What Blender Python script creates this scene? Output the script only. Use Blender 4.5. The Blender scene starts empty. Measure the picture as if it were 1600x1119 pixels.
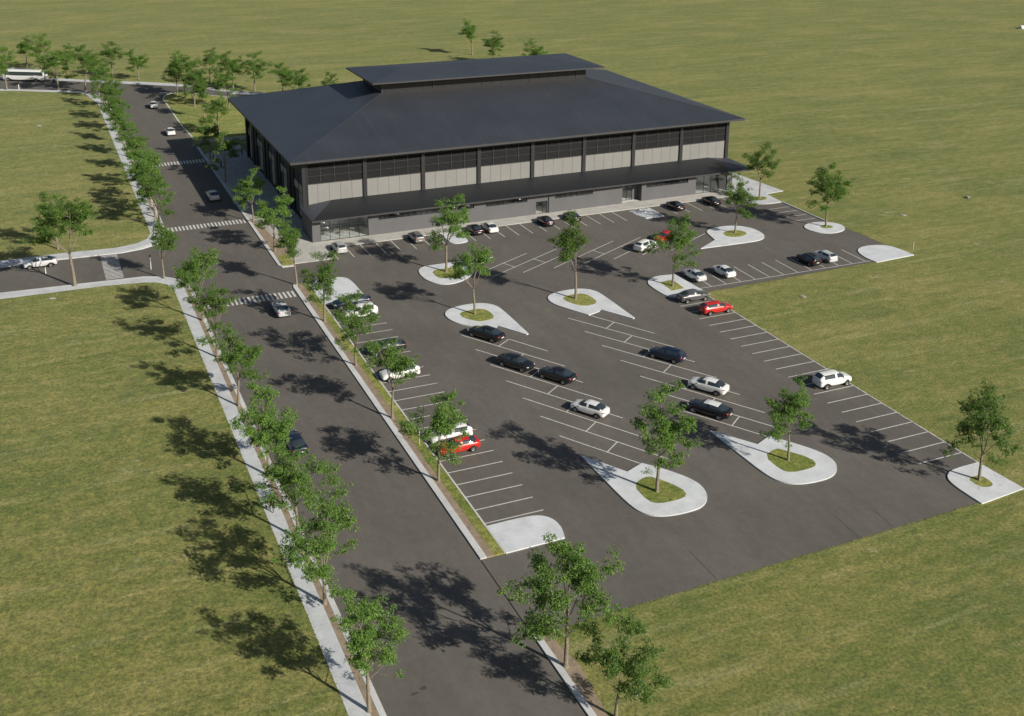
import bpy, bmesh, math, random
from mathutils import Vector, Matrix
PI = math.pi
HAZE = 0
scene = bpy.context.scene
COL = scene.collection

# ------------------------------------------------------------------ helpers
def tag(o, label=None, cat=None, group=None, kind=None):
    if label: o['label'] = label
    if cat: o['category'] = cat
    if group: o['group'] = group
    if kind: o['kind'] = kind
    return o

def empty(name, loc=(0, 0, 0), rz=0.0):
    o = bpy.data.objects.new(name, None)
    o.empty_display_size = 0.5
    o.location = loc
    o.rotation_euler = (0, 0, rz)
    COL.objects.link(o)
    return o

class MB:
    """collects polygons, boxes and tubes for ONE mesh"""
    def __init__(s):
        s.v = []; s.f = []; s.m = []
    def poly(s, pts, mi=0):
        b = len(s.v); s.v += [tuple(p) for p in pts]
        s.f.append(tuple(range(b, b + len(pts)))); s.m.append(mi)
    def box(s, x0, x1, y0, y1, z0, z1, mi=0):
        b = len(s.v)
        s.v += [(x, y, z) for z in (z0, z1) for y in (y0, y1) for x in (x0, x1)]
        for q in ((0, 2, 3, 1), (4, 5, 7, 6), (0, 1, 5, 4), (1, 3, 7, 5), (3, 2, 6, 7), (2, 0, 4, 6)):
            s.f.append(tuple(b + i for i in q)); s.m.append(mi)
    def tube(s, pts, rads, n=6, mi=0, cap=True):
        rings = []
        for i, p in enumerate(pts):
            p = Vector(p)
            d = (Vector(pts[min(i + 1, len(pts) - 1)]) - Vector(pts[max(i - 1, 0)]))
            if d.length < 1e-6: d = Vector((0, 0, 1))
            d.normalize()
            a = d.orthogonal().normalized() if abs(d.z) < .95 else Vector((1, 0, 0))
            a = (a - d * a.dot(d)).normalized()
            c = d.cross(a)
            b = len(s.v)
            for k in range(n):
                t = 2 * PI * k / n
                s.v.append(tuple(p + (a * math.cos(t) + c * math.sin(t)) * rads[i]))
            rings.append(b)
        for i in range(len(rings) - 1):
            for k in range(n):
                s.f.append((rings[i] + k, rings[i] + (k + 1) % n, rings[i + 1] + (k + 1) % n, rings[i + 1] + k)); s.m.append(mi)
        if cap:
            s.f.append(tuple(rings[-1] + k for k in range(n))); s.m.append(mi)
            s.f.append(tuple(rings[0] + n - 1 - k for k in range(n))); s.m.append(mi)
    def slab(s, pts, z0, z1, mi=0):
        n = len(pts)
        if sum(pts[i][0] * pts[(i + 1) % n][1] - pts[(i + 1) % n][0] * pts[i][1] for i in range(n)) < 0:
            pts = pts[::-1]
        b = len(s.v)
        s.v += [(p[0], p[1], z0) for p in pts] + [(p[0], p[1], z1) for p in pts]
        s.f.append(tuple(b + n + i for i in range(n))); s.m.append(mi)
        for i in range(n):
            j = (i + 1) % n
            s.f.append((b + i, b + j, b + n + j, b + n + i)); s.m.append(mi)
    def build(s, name, mats, parent=None, smooth=False):
        me = bpy.data.meshes.new(name)
        me.from_pydata(s.v, [], s.f)
        if not isinstance(mats, (list, tuple)): mats = [mats]
        for m in mats: me.materials.append(m)
        if len(mats) > 1: me.polygons.foreach_set('material_index', s.m)
        if smooth: me.polygons.foreach_set('use_smooth', [True] * len(me.polygons))
        me.update()
        o = bpy.data.objects.new(name, me)
        COL.objects.link(o)
        if parent: o.parent = parent
        return o

def chaikin(pts, it=2):
    """round a closed outline; points given as (x,y,1) stay sharp"""
    P = [(p[0], p[1], len(p) > 2) for p in pts]
    for _ in range(it):
        Q = []
        n = len(P)
        for i in range(n):
            a, b, c = P[i - 1], P[i], P[(i + 1) % n]
            if b[2]: Q.append(b)
            else:
                Q.append((b[0] * .75 + a[0] * .25, b[1] * .75 + a[1] * .25, False))
                Q.append((b[0] * .75 + c[0] * .25, b[1] * .75 + c[1] * .25, False))
        P = Q
    return [(p[0], p[1]) for p in P]

def copy_tree(o, parent=None):
    c = o.copy(); COL.objects.link(c)
    if parent: c.parent = parent
    for ch in list(o.children): copy_tree(ch, c)
    return c

# ------------------------------------------------------------------ materials
def new_mat(name):
    m = bpy.data.materials.new(name); m.use_nodes = True
    nt = m.node_tree; nt.nodes.clear()
    out = nt.nodes.new('ShaderNodeOutputMaterial')
    b = nt.nodes.new('ShaderNodeBsdfPrincipled')
    nt.links.new(b.outputs[0], out.inputs[0])
    return m, nt, b, out

def N(nt, t, **kw):
    n = nt.nodes.new(t)
    for k, v in kw.items(): setattr(n, k, v)
    return n

def noise(nt, vec, scale, detail=4, rough=.6, stretch=None, rot=0):
    if stretch or rot:
        mp = N(nt, 'ShaderNodeMapping'); mp.inputs['Scale'].default_value = stretch or (1, 1, 1)
        mp.inputs['Rotation'].default_value = (0, 0, rot)
        nt.links.new(vec, mp.inputs[0]); vec = mp.outputs[0]
    n = N(nt, 'ShaderNodeTexNoise'); n.inputs['Scale'].default_value = scale
    n.inputs['Detail'].default_value = detail; n.inputs['Roughness'].default_value = rough
    nt.links.new(vec, n.inputs['Vector'])
    return n.outputs['Fac']

def ramp(nt, fac, stops):
    r = N(nt, 'ShaderNodeValToRGB')
    e = r.color_ramp.elements
    while len(e) < len(stops): e.new(0.5)
    for i, (p, c) in enumerate(stops):
        e[i].position = p; e[i].color = (*c, 1) if len(c) == 3 else c
    nt.links.new(fac, r.inputs[0])
    return r.outputs[0]

def mix(nt, a, b, fac, mode='MIX'):
    m = N(nt, 'ShaderNodeMix', data_type='RGBA', blend_type=mode)
    for s, v in ((6, a), (7, b), (0, fac)):
        if hasattr(v, 'is_linked') or hasattr(v, 'links'): nt.links.new(v, m.inputs[s])
        elif s == 0: m.inputs[0].default_value = v
        else: m.inputs[s].default_value = (*v, 1)
    return m.outputs[2]

def worldpos(nt):
    return N(nt, 'ShaderNodeNewGeometry').outputs['Position']

def bump(nt, b, h, strength=.3, dist=.05):
    n = N(nt, 'ShaderNodeBump'); n.inputs['Strength'].default_value = strength; n.inputs['Distance'].default_value = dist
    nt.links.new(h, n.inputs['Height']); nt.links.new(n.outputs[0], b.inputs['Normal'])

M = {}
def simple(name, col, rough=.6, metal=0, coat=0, var=.12, vscale=1.5, spec=.5):
    m, nt, b, out = new_mat(name)
    tc = N(nt, 'ShaderNodeTexCoord').outputs['Object']
    n = noise(nt, tc, vscale, 5)
    lo = tuple(c * (1 - var) for c in col); hi = tuple(min(1, c * (1 + var)) for c in col)
    nt.links.new(ramp(nt, n, [(.3, lo), (.7, hi)]), b.inputs['Base Color'])
    b.inputs['Roughness'].default_value = rough; b.inputs['Metallic'].default_value = metal
    b.inputs['Coat Weight'].default_value = coat; b.inputs['Specular IOR Level'].default_value = spec
    b.inputs['Coat Roughness'].default_value = .06
    M[name] = m
    return m

def mat_grass(name, tint=(1, 1, 1), young=False):
    m, nt, b, out = new_mat(name)
    p = worldpos(nt)
    t = lambda c: tuple(x * y for x, y in zip(c, tint))
    big = noise(nt, p, .013, 4, .55, (1, 1.6, 1), .5)
    patch = noise(nt, p, .045, 6, .62, (.8, 1.5, 1), .15)
    streak = noise(nt, p, .16, 6, .66, (.28, 1.7, 1), .12)
    mid = noise(nt, p, .55, 6, .7, (.8, 1.3, 1), .3)
    fine = noise(nt, p, 3.2, 7, .80)
    tus = noise(nt, p, 1.25, 6, .74, (.8, 1.2, 1), .4)
    ff = noise(nt, p, 20, 3, .8)
    c = ramp(nt, streak, [(.38, t((.112, .148, .045))), (.47, t((.170, .190, .058))), (.53, t((.225, .225, .074))), (.62, t((.350, .305, .140)))])
    c2 = ramp(nt, big, [(.40, t((.108, .150, .045))), (.5, t((.180, .195, .060))), (.60, t((.265, .240, .092)))])
    c = mix(nt, c, c2, .35)
    c4 = ramp(nt, patch, [(.40, t((.095, .140, .040))), (.49, t((.172, .190, .058))), (.55, t((.230, .220, .074))), (.64, t((.340, .285, .125)))])
    c = mix(nt, c, c4, .42)
    c3 = ramp(nt, mid, [(.38, t((.088, .132, .038))), (.5, t((.180, .196, .060))), (.62, t((.340, .280, .125)))])
    c = mix(nt, c, c3, .38)
    c = mix(nt, c, ramp(nt, tus, [(.36, (.58, .68, .60)), (.46, (.92, .96, .92)), (.54, (1.1, 1.06, 1.04)), (.66, (1.45, 1.34, 1.30))]), .5, 'MULTIPLY')
    wisp = noise(nt, p, .42, 7, .7, (.10, 1.0, 1), .08)
    c = mix(nt, c, t((.42, .385, .225)), ramp(nt, wisp, [(.54, (0, 0, 0)), (.70, (.45, .45, .45))]))
    wis2 = noise(nt, p, .60, 6, .7, (.13, 1.0, 1), .16)
    c = mix(nt, c, t((.070, .110, .030)), ramp(nt, wis2, [(.54, (0, 0, 0)), (.70, (.5, .5, .5))]))
    dk = ramp(nt, fine, [(.38, (.42, .47, .42)), (.5, (1, 1, 1)), (.62, (1.6, 1.5, 1.3))])
    c = mix(nt, c, dk, .85, 'MULTIPLY')
    d2 = ramp(nt, ff, [(.37, (.50, .55, .52)), (.52, (1, 1, 1)), (.64, (1.6, 1.5, 1.3))])
    c = mix(nt, c, d2, .8, 'MULTIPLY')
    bare = noise(nt, p, .13, 6, .7, (1, 1.3, 1), .8)
    bf = ramp(nt, bare, [(.635, (0, 0, 0)), (.70, (.9, .9, .9))])
    bm = N(nt, 'ShaderNodeMath', operation='MULTIPLY'); nt.links.new(bf, bm.inputs[0]); nt.links.new(ramp(nt, fine, [(.4, (0, 0, 0)), (.55, (1, 1, 1))]), bm.inputs[1])
    c = mix(nt, c, t((.46, .40, .25)), bm.outputs[0])
    nt.links.new(c, b.inputs['Base Color'])
    b.inputs['Roughness'].default_value = .9
    b.inputs['Specular IOR Level'].default_value = .15
    b.inputs['Sheen Weight'].default_value = .08; b.inputs['Sheen Roughness'].default_value = .45; b.inputs['Sheen Tint'].default_value = (.95, .95, .62, 1)
    hm = mix(nt, fine, ff, .4)
    bump(nt, b, hm, .9, .10)
    M[name] = m
    return m

def mat_asphalt(name, base=(.125, .116, .104)):
    m, nt, b, out = new_mat(name)
    p = worldpos(nt)
    lo = tuple(c * .86 for c in base); hi = tuple(c * 1.16 for c in base)
    big = noise(nt, p, .06, 6, .6)
    c = ramp(nt, big, [(.25, lo), (.5, base), (.78, hi)])
    st = noise(nt, p, .28, 7, .7, (1.6, .45, 1), .25)
    c = mix(nt, c, ramp(nt, st, [(.34, (.91, .91, .92)), (.5, (1, 1, 1)), (.66, (1.10, 1.09, 1.08))]), .9, 'MULTIPLY')
    wp = noise(nt, p, 1.3, 8, .72, (1, .7, 1), .9)
    c = mix(nt, c, ramp(nt, wp, [(.34, (.90, .90, .90)), (.5, (1, 1, 1)), (.68, (1.12, 1.11, 1.10))]), .8, 'MULTIPLY')
    fi = noise(nt, p, 30, 3, .8)
    c = mix(nt, c, ramp(nt, fi, [(.3, (.75, .75, .75)), (.7, (1.28, 1.27, 1.25))]), .7, 'MULTIPLY')
    sc = noise(nt, p, .9, 9, .8, (.25, 1, 1), 1.1)
    c = mix(nt, c, (.19, .18, .17), ramp(nt, sc, [(.58, (0, 0, 0)), (.72, (.55, .55, .55))]))
    nt.links.new(c, b.inputs['Base Color'])
    b.inputs['Roughness'].default_value = .82
    b.inputs['Specular IOR Level'].default_value = .35
    bump(nt, b, fi, .35, .02)
    M[name] = m
    return m

def mat_concrete(name, base, joint=1.8):
    m, nt, b, out = new_mat(name)
    p = worldpos(nt)
    n1 = noise(nt, p, .5, 7, .65)
    c = ramp(nt, n1, [(.3, tuple(x * .84 for x in base)), (.5, base), (.72, tuple(min(.9, x * 1.13) for x in base))])
    n2 = noise(nt, p, 6, 6, .75)
    c = mix(nt, c, ramp(nt, n2, [(.3, (.86, .86, .86)), (.6, (1.06, 1.06, 1.06))]), .8, 'MULTIPLY')
    n3 = noise(nt, p, 1.1, 8, .8, (1, .5, 1), .4)
    c = mix(nt, c, tuple(x * .62 for x in base), ramp(nt, n3, [(.62, (0, 0, 0)), (.75, (.6, .6, .6))]))
    if joint:
        br = N(nt, 'ShaderNodeTexBrick'); br.offset = 0
        br.inputs['Scale'].default_value = 1 / joint
        br.inputs['Mortar Size'].default_value = .008
        br.inputs['Brick Width'].default_value = 1; br.inputs['Row Height'].default_value = 1
        br.inputs['Color1'].default_value = (1, 1, 1, 1); br.inputs['Color2'].default_value = (.93, .93, .93, 1); br.inputs['Mortar'].default_value = (.6, .6, .6, 1)
        nt.links.new(p, br.inputs['Vector'])
        c = mix(nt, c, br.outputs[0], .6, 'MULTIPLY')
    nt.links.new(c, b.inputs['Base Color'])
    b.inputs['Roughness'].default_value = .85
    bump(nt, b, n2, .2, .01)
    M[name] = m
    return m

def mat_dirt(name, base):
    m, nt, b, out = new_mat(name)
    p = worldpos(nt)
    n1 = noise(nt, p, 1.2, 7, .7)
    c = ramp(nt, n1, [(.3, tuple(x * .7 for x in base)), (.5, base), (.7, tuple(x * 1.3 for x in base))])
    n2 = noise(nt, p, 14, 4, .8)
    c = mix(nt, c, ramp(nt, n2, [(.3, (.6, .6, .6)), (.7, (1.35, 1.35, 1.3))]), .8, 'MULTIPLY')
    g = noise(nt, p, .8, 5, .7)
    c = mix(nt, c, (.13, .14, .04), ramp(nt, g, [(.62, (0, 0, 0)), (.7, (.8, .8, .8))]))
    nt.links.new(c, b.inputs['Base Color']); b.inputs['Roughness'].default_value = .95
    bump(nt, b, n2, .6, .04)
    M[name] = m

def mat_roof(name, base, axis, top_y=None):
    """sheet metal with down-slope streaks; axis: 0 streaks run along y, 1 along x"""
    m, nt, b, out = new_mat(name)
    p = worldpos(nt)
    st = (1.4, .05, .05) if axis == 0 else (.05, 1.4, .05)
    s1 = noise(nt, p, 1.0, 6, .7, st)
    c = ramp(nt, s1, [(.3, tuple(x * .92 for x in base)), (.58, base), (.74, tuple(x * 1.20 for x in base))])
    n1 = noise(nt, p, .12, 5, .6)
    c = mix(nt, c, ramp(nt, n1, [(.3, (.86, .86, .88)), (.7, (1.14, 1.13, 1.12))]), .9, 'MULTIPLY')
    sp = noise(nt, p, 9, 5, .8)
    c = mix(nt, c, ramp(nt, sp, [(.3, (.85, .85, .85)), (.7, (1.2, 1.2, 1.2))]), .6, 'MULTIPLY')
    if top_y is not None:   # browner, streaky tone growing towards the foot of the lantern wall
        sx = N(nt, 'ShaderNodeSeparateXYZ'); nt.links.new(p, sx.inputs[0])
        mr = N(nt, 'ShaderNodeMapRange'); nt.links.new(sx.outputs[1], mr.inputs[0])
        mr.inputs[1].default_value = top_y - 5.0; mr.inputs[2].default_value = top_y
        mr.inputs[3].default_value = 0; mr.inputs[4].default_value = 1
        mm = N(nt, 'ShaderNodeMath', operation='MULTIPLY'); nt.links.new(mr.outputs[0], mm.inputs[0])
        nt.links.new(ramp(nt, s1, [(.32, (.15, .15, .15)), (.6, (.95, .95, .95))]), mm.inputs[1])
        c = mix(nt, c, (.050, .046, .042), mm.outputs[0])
    nt.links.new(c, b.inputs['Base Color'])
    b.inputs['Roughness'].default_value = .5; b.inputs['Specular IOR Level'].default_value = .42
    wv = N(nt, 'ShaderNodeTexWave', bands_direction='X' if axis == 0 else 'Y'); wv.inputs['Scale'].default_value = .62
    nt.links.new(p, wv.inputs['Vector'])
    pk = ramp(nt, wv.outputs['Fac'], [(.93, (0, 0, 0)), (.99, (1, 1, 1))])
    bump(nt, b, pk, .6, .05)
    M[name] = m

def mat_glass(name, tint=(.55, .6, .6), refl=.25):
    m = bpy.data.materials.new(name); m.use_nodes = True
    nt = m.node_tree; nt.nodes.clear()
    out = N(nt, 'ShaderNodeOutputMaterial'); mx = N(nt, 'ShaderNodeMixShader')
    tr = N(nt, 'ShaderNodeBsdfTransparent'); gl = N(nt, 'ShaderNodeBsdfGlossy')
    tr.inputs[0].default_value = (*tint, 1); gl.inputs['Roughness'].default_value = .03
    lw0 = N(nt, 'ShaderNodeLayerWeight'); lw0.inputs[0].default_value = .5
    pw = N(nt, 'ShaderNodeMath', operation='POWER'); pw.inputs[1].default_value = 4
    ad = N(nt, 'ShaderNodeMath', operation='MULTIPLY_ADD'); ad.inputs[1].default_value = .6; ad.inputs[2].default_value = refl * .35
    nt.links.new(lw0.outputs['Facing'], pw.inputs[0]); nt.links.new(pw.outputs[0], ad.inputs[0]); nt.links.new(ad.outputs[0], mx.inputs[0])
    nt.links.new(tr.outputs[0], mx.inputs[1]); nt.links.new(gl.outputs[0], mx.inputs[2]); nt.links.new(mx.outputs[0], out.inputs[0])
    M[name] = m

def mat_leaf(name, a, b_, c_):
    m = bpy.data.materials.new(name); m.use_nodes = True
    nt = m.node_tree; nt.nodes.clear()
    out = N(nt, 'ShaderNodeOutputMaterial'); mx = N(nt, 'ShaderNodeMixShader')
    g = N(nt, 'ShaderNodeNewGeometry')
    oi = N(nt, 'ShaderNodeObjectInfo')
    col = ramp(nt, g.outputs['Random Per Island'], [(.0, a), (.5, b_), (1.0, c_)])
    hs = N(nt, 'ShaderNodeHueSaturation')
    mr = N(nt, 'ShaderNodeMapRange'); nt.links.new(oi.outputs['Random'], mr.inputs[0])
    mr.inputs[3].default_value = .82; mr.inputs[4].default_value = 1.2
    nt.links.new(mr.outputs[0], hs.inputs['Value']); nt.links.new(col, hs.inputs['Color'])
    d = N(nt, 'ShaderNodeBsdfPrincipled'); d.inputs['Roughness'].default_value = .5; d.inputs['Specular IOR Level'].default_value = .35
    t = N(nt, 'ShaderNodeBsdfTranslucent')
    nt.links.new(hs.outputs[0], d.inputs['Base Color'])
    t2 = mix(nt, hs.outputs[0], (1.2, 1.3, .5), 1.0, 'MULTIPLY')
    nt.links.new(t2, t.inputs[0])
    mx.inputs[0].default_value = .32
    nt.links.new(d.outputs[0], mx.inputs[1]); nt.links.new(t.outputs[0], mx.inputs[2]); nt.links.new(mx.outputs[0], out.inputs[0])
    M[name] = m

mat_grass('grass', (.93, .97, .93))
mat_grass('lawn_patch', (1.02, 1.10, .85))
mat_asphalt('asphalt')
mat_concrete('concrete', (.53, .555, .575))
mat_concrete('concrete_warm', (.46, .45, .42))
mat_concrete('kerb_concrete', (.56, .57, .58), None)
mat_dirt('dirt', (.29, .225, .165))
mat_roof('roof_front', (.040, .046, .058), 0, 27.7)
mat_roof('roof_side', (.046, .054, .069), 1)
mat_roof('roof_canopy', (.013, .016, .021), 0)
mat_glass('glass', (.90, .95, .96), .45)
mat_leaf('leaf', (.070, .145, .028), (.125, .235, .045), (.225, .345, .080))
simple('bark', (.21, .18, .135), .9, var=.35, vscale=6)
simple('bark_dark', (.15, .125, .095), .9, var=.35, vscale=6)
simple('fascia', (.052, .052, .055), .5)
simple('cladding', (.011, .012, .014), .55, var=.25, vscale=.8)
simple('column_dark', (.020, .021, .024), .5)
simple('panel_beige', (.222, .220, .212), .65, var=.06, vscale=.35)
simple('plaster', (.108, .108, .116), .8, var=.07, vscale=.35)
simple('louvre', (.014, .014, .016), .5)
simple('mullion', (.075, .077, .08), .45, metal=.3)
simple('black_frame', (.014, .015, .016), .4)
simple('dark_glass', (.018, .021, .024), .08, var=.2, spec=.8)
simple('pane_beige', (.40, .38, .31), .35, var=.3, vscale=.7)
simple('interior', (.72, .73, .73), .8)
simple('interior_floor', (.60, .60, .58), .6)
simple('line_paint', (.60, .60, .58), .6, var=.22, vscale=3.0)
simple('crack', (.020, .019, .018), .9)
simple('oil', (.070, .064, .060), .7, vscale=4)
simple('tyre', (.015, .015, .016), .8)
simple('rim', (.42, .43, .44), .35, metal=.7)
simple('hub_dark', (.03, .03, .032), .5)
simple('car_glass', (.030, .042, .052), .05, spec=1.0)
simple('headlight_glass', (.55, .57, .58), .1)
simple('tail_red', (.42, .015, .02), .25)
simple('plate', (.65, .65, .62), .5)
simple('plastic_black', (.02, .02, .021), .55)
simple('steel', (.45, .46, .46), .4, metal=.5)
simple('white_post', (.75, .75, .73), .5)
simple('skin', (.42, .26, .19), .6)
simple('hair', (.03, .022, .016), .7)
simple('cloth_black', (.014, .014, .016), .85)
simple('cloth_blue', (.03, .045, .08), .85)
simple('cloth_grey', (.12, .12, .12), .85)
simple('stone', (.36, .32, .26), .9, var=.3, vscale=3)
simple('stone_grey', (.25, .25, .25), .9, var=.3, vscale=3)
simple('plastic_sheet', (.50, .53, .56), .35, var=.2, vscale=1.4)
PAINT = {}
def paint(key, col, metal=.0, rough=.3):
    PAINT[key] = simple('paint_' + key, col, rough, metal=metal, coat=.8, var=.03)
paint('silver', (.60, .62, .64), .12, .32); paint('white', (.74, .75, .75)); paint('black', (.012, .012, .015), .0, .16); paint('red', (.50, .018, .012))
paint('navy', (.012, .020, .045), .2); paint('grey', (.11, .113, .118), .2, .32); paint('charcoal', (.030, .031, .034), .4, .32)
paint('pale_grey', (.48, .50, .52), .12, .32); paint('bronze', (.22, .21, .20), .2, .32)

# ------------------------------------------------------------------ ground & paving
g = MB(); 
# one sheet out to the horizon, finer near the middle
g.poly([(-3500, -900, 0), (3500, -900, 0), (3500, 5200, 0), (-3500, 5200, 0)])
tag(g.build('ground', M['grass']), kind='structure')

def flat(name, pts, z, mat, kind='structure'):
    m = MB(); m.poly([(x, y, z) for x, y in pts]); return tag(m.build(name, mat), kind=kind)

ZR = .004
# road running past the building, kerb to kerb, joined to the lot, the side street and the far road
flat('road', [(-21.05, -170), (-7.5, -170), (-7.5, 79.2), (-8.1, 95), (-8.15, 126), (-7.1, 130.7), (-5.2, 133.5), (-1.2, 133.6), (12, 119), (30, 96), (46, 82), (60, 88), (44, 104),
              (26, 114), (14, 124), (9.7, 127), (7.5, 131.5), (5, 135.5), (.7, 140.7), (-3.6, 144), (-10.6, 148.9), (-17, 153), (-24, 157.9), (-31.8, 163.3), (-45, 171), (-120, 210), (-120, 188), (-46.2, 155.4), (-41.6, 153.6), (-32, 147.8),
              (-27, 144.3), (-24, 140), (-21.6, 134), (-21.05, 128), (-21.05, 14.6), (-21.8, 11.3), (-23.4, 8.9), (-25.8, 7.5), (-29, 6.8), (-38.2, 7.2), (-90, 5.2), (-90, -3.2), (-46.6, -4.5), (-32.4, -5.2), (-27, -5.5), (-24.2, -6.7), (-22.2, -8.8), (-21.05, -12)], ZR, M['asphalt'])
flat('parking_lot', [(-7.5, -101.6), (-7.5, -90.36), (-5.05, -90.36), (-5.05, -17), (-7.5, -16.6), (-7.5, -8.5), (-5, -8.6), (-4, -3.3), (79, -3.6), (85.3, -10.2), (85.3, -22.4), (86.4, -30),
                     (86.6, -42.1), (47.15, -43.1), (46.85, -45), (46.9, -95), (46.6, -100.85), (38, -100.9), (20, -101.2), (0, -101.4)], ZR + .004, M['asphalt'])

def structure(name, mb, mat, **k):
    return tag(mb.build(name, mat, **k), kind='structure')

# raised lawns west of the road
lw = MB()
lw.slab([(-900, -400), (-23.6, -400), (-23.6, -12.5), (-24.3, -10.1), (-25.6, -8.7), (-27.5, -8.0), (-32.5, -7.3), (-45.9, -7.1), (-900, -6)], 0, .12)
lw.slab([(-900, 10.2), (-46.5, 10), (-38, 10.05), (-29.7, 9.5), (-26.4, 10.4), (-24.5, 12.2), (-23.65, 15), (-23.6, 127), (-24.4, 131.8), (-25.6, 139.6), (-27.6, 143.0), (-32.2, 145.0), (-41.6, 150.9), (-46.2, 152.7), (-900, 560)], 0, .12)
structure('lawn', lw, M['grass'])
# concrete side walks
sw = MB()
sw.slab([(-23.6, -170), (-22.1, -170), (-22.1, -12.5), (-22.4, -10.4), (-23.2, -8.5), (-24.4, -7.3), (-27, -6.0), (-32.4, -5.7), (-46.6, -5.0), (-90, -3.7), (-90, -6.0), (-45.9, -7.1), (-32.5, -7.3), (-27.5, -8.0), (-25.6, -8.7), (-24.3, -10.1), (-23.6, -12.5)], 0, .13)
sw.slab([(-90, 6.0), (-38.2, 7.7), (-29, 7.3), (-26, 8.1), (-24, 9.4), (-22.5, 11.7), (-21.9, 14.6), (-22.0, 128), (-22.5, 133.6), (-24.8, 139.4), (-27.6, 143.6), (-32.4, 147.0), (-41.6, 152.9), (-46.2, 154.8), (-120, 187), (-120, 184.5), (-46.2, 152.7), (-41.6, 150.9), (-32.2, 145.0), (-27.6, 143.0), (-25.6, 139.6), (-24.4, 131.8), (-23.6, 127), (-23.65, 15), (-24.5, 12.2), (-26.4, 10.4), (-29.7, 9.5), (-38, 10.05), (-46.5, 10), (-90, 8.4)], 0, .13)
# far side of the far road
sw.slab([(-120, 210), (-45, 171), (-31.8, 163.3), (-24, 157.9), (-17, 153), (-10.6, 148.9), (-3.6, 144), (.7, 140.7), (5, 135.5), (7.5, 131.5), (9.7, 127), (14, 124), (26, 114), (27.6, 116.4), (15, 127.6), (10.6, 130.2), (7.9, 135.0), (3.3, 140.6), (-1.8, 146.2), (-9.6, 151.9), (-16.6, 156.0), (-23.8, 160.8), (-31.6, 166.3), (-44.5, 174), (-118, 212)], 0, .12)
structure('sidewalk', sw, M['concrete'])

kb = MB()
def strip(pts, w, z0=0, z1=.14, mb=kb):
    """kerb of width w to the left of the polyline"""
    L = []
    n = len(pts)
    for i, p in enumerate(pts):
        a = Vector(pts[max(i - 1, 0)]); c = Vector(pts[min(i + 1, n - 1)])
        d = (c - a).normalized(); L.append((p[0] - d.y * w, p[1] + d.x * w))
    mb.slab(list(pts) + L[::-1], z0, z1)
# left kerb of the road and its bends
strip([(-21.05, -170), (-21.05, -12), (-22.2, -8.8), (-24.2, -6.7), (-27, -5.5), (-32.4, -5.2), (-46.6, -4.5), (-90, -3.2)], .48)
strip([(-90, 5.2), (-38.2, 7.2), (-29, 6.8), (-25.8, 7.5), (-23.4, 8.9), (-21.8, 11.3), (-21.05, 14.6), (-21.05, 128), (-21.6, 134), (-24, 140), (-27, 144.3), (-32, 147.8), (-46.2, 155.4), (-120, 188)], .48)
# right kerb
strip([(-6.87, -90.3), (-6.87, -18.2), (-6.5, -17.0)], .63)
strip([(-6.95, -170), (-6.95, -101.65)], .55)
strip([(-5.1, -9.0), (-6.9, -8.9), (-7.0, -8.3), (-7.0, 72), (-6.3, 74.2), (-4.6, 75.4), (3.5, 75.2)], .5)
strip([(12, 118.4), (-1.2, 133.2), (-5.0, 133.1), (-6.8, 130.5), (-7.8, 126), (-7.75, 95), (-7.15, 79.4), (-6.0, 77.6), (-4.4, 77.0), (30, 78)], .35)
# kerb between planting strip and lot
strip([(-5.0, -90.3), (-5.0, -18.6), (-5.9, -17.0)], .16, 0, .13)
strip([(85.3, -22.6), (85.3, -10.3)], -.2, 0, .16)
structure('kerb', kb, M['kerb_concrete'])

ds = MB()
ds.slab([(-22.1, -170), (-21.53, -170), (-21.53, -12.3), (-21.9, -10.5), (-22.3, -10.7), (-22.1, -12.5)], 0, .125)
ds.slab([(-22.0, 16), (-21.53, 15.4), (-21.53, 127), (-22.0, 126)], 0, .125)
ds.slab([(-6.87, -90.3), (-6.15, -90.3), (-6.2, -70), (-6.05, -50), (-6.2, -30), (-5.9, -20), (-6.1, -17.3), (-6.87, -18.1)], 0, .12)
ds.slab([(-6.95, -170), (-5.9, -170), (-6.2, -112), (-5.6, -106), (-6.1, -103), (-5.3, -101.7), (-6.95, -101.65)], 0, .05)
ds.slab([(-7.0, -4), (-6.8, -8.1), (-5.2, -8.4), (-5.2, -5), (-4.4, 1.6), (-5.3, 5), (-5.7, 11), (-6.4, 14.6), (-7.0, 17)], 0, .125)
structure('soil_verge', ds, M['dirt'])
gp = MB()
gp.slab([(-6.15, -90.3), (-5.16, -90.3), (-5.16, -18.7), (-5.9, -17.4), (-6.1, -17.3), (-5.9, -20), (-6.2, -30), (-6.05, -50), (-6.2, -70)], 0, .13)
gp.slab(chaikin([(-6.85, -8.3, 1), (-5.15, -8.5, 1), (-4.9, -5.3), (-5.6, -3.2), (-6.7, -4.5, 1)], 2), .0, .135)
gp.slab([(-7.4, 126), (-6.5, 130.2), (-4.8, 132.7), (-1.4, 132.8), (12, 118), (30, 96), (46, 80), (30, 78.4), (-4.4, 77.4), (-5.8, 78), (-6.8, 79.8), (-7.35, 95)], 0, .12)
gp.slab([(-7.0, 65.1), (-6.4, 65.1), (0.05, 69.7), (3.3, 75.0), (-4.6, 74.9), (-6.2, 73.9), (-6.95, 71.8)], 0, .134)
structure('verge_grass', gp, M['lawn_patch'])

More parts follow.
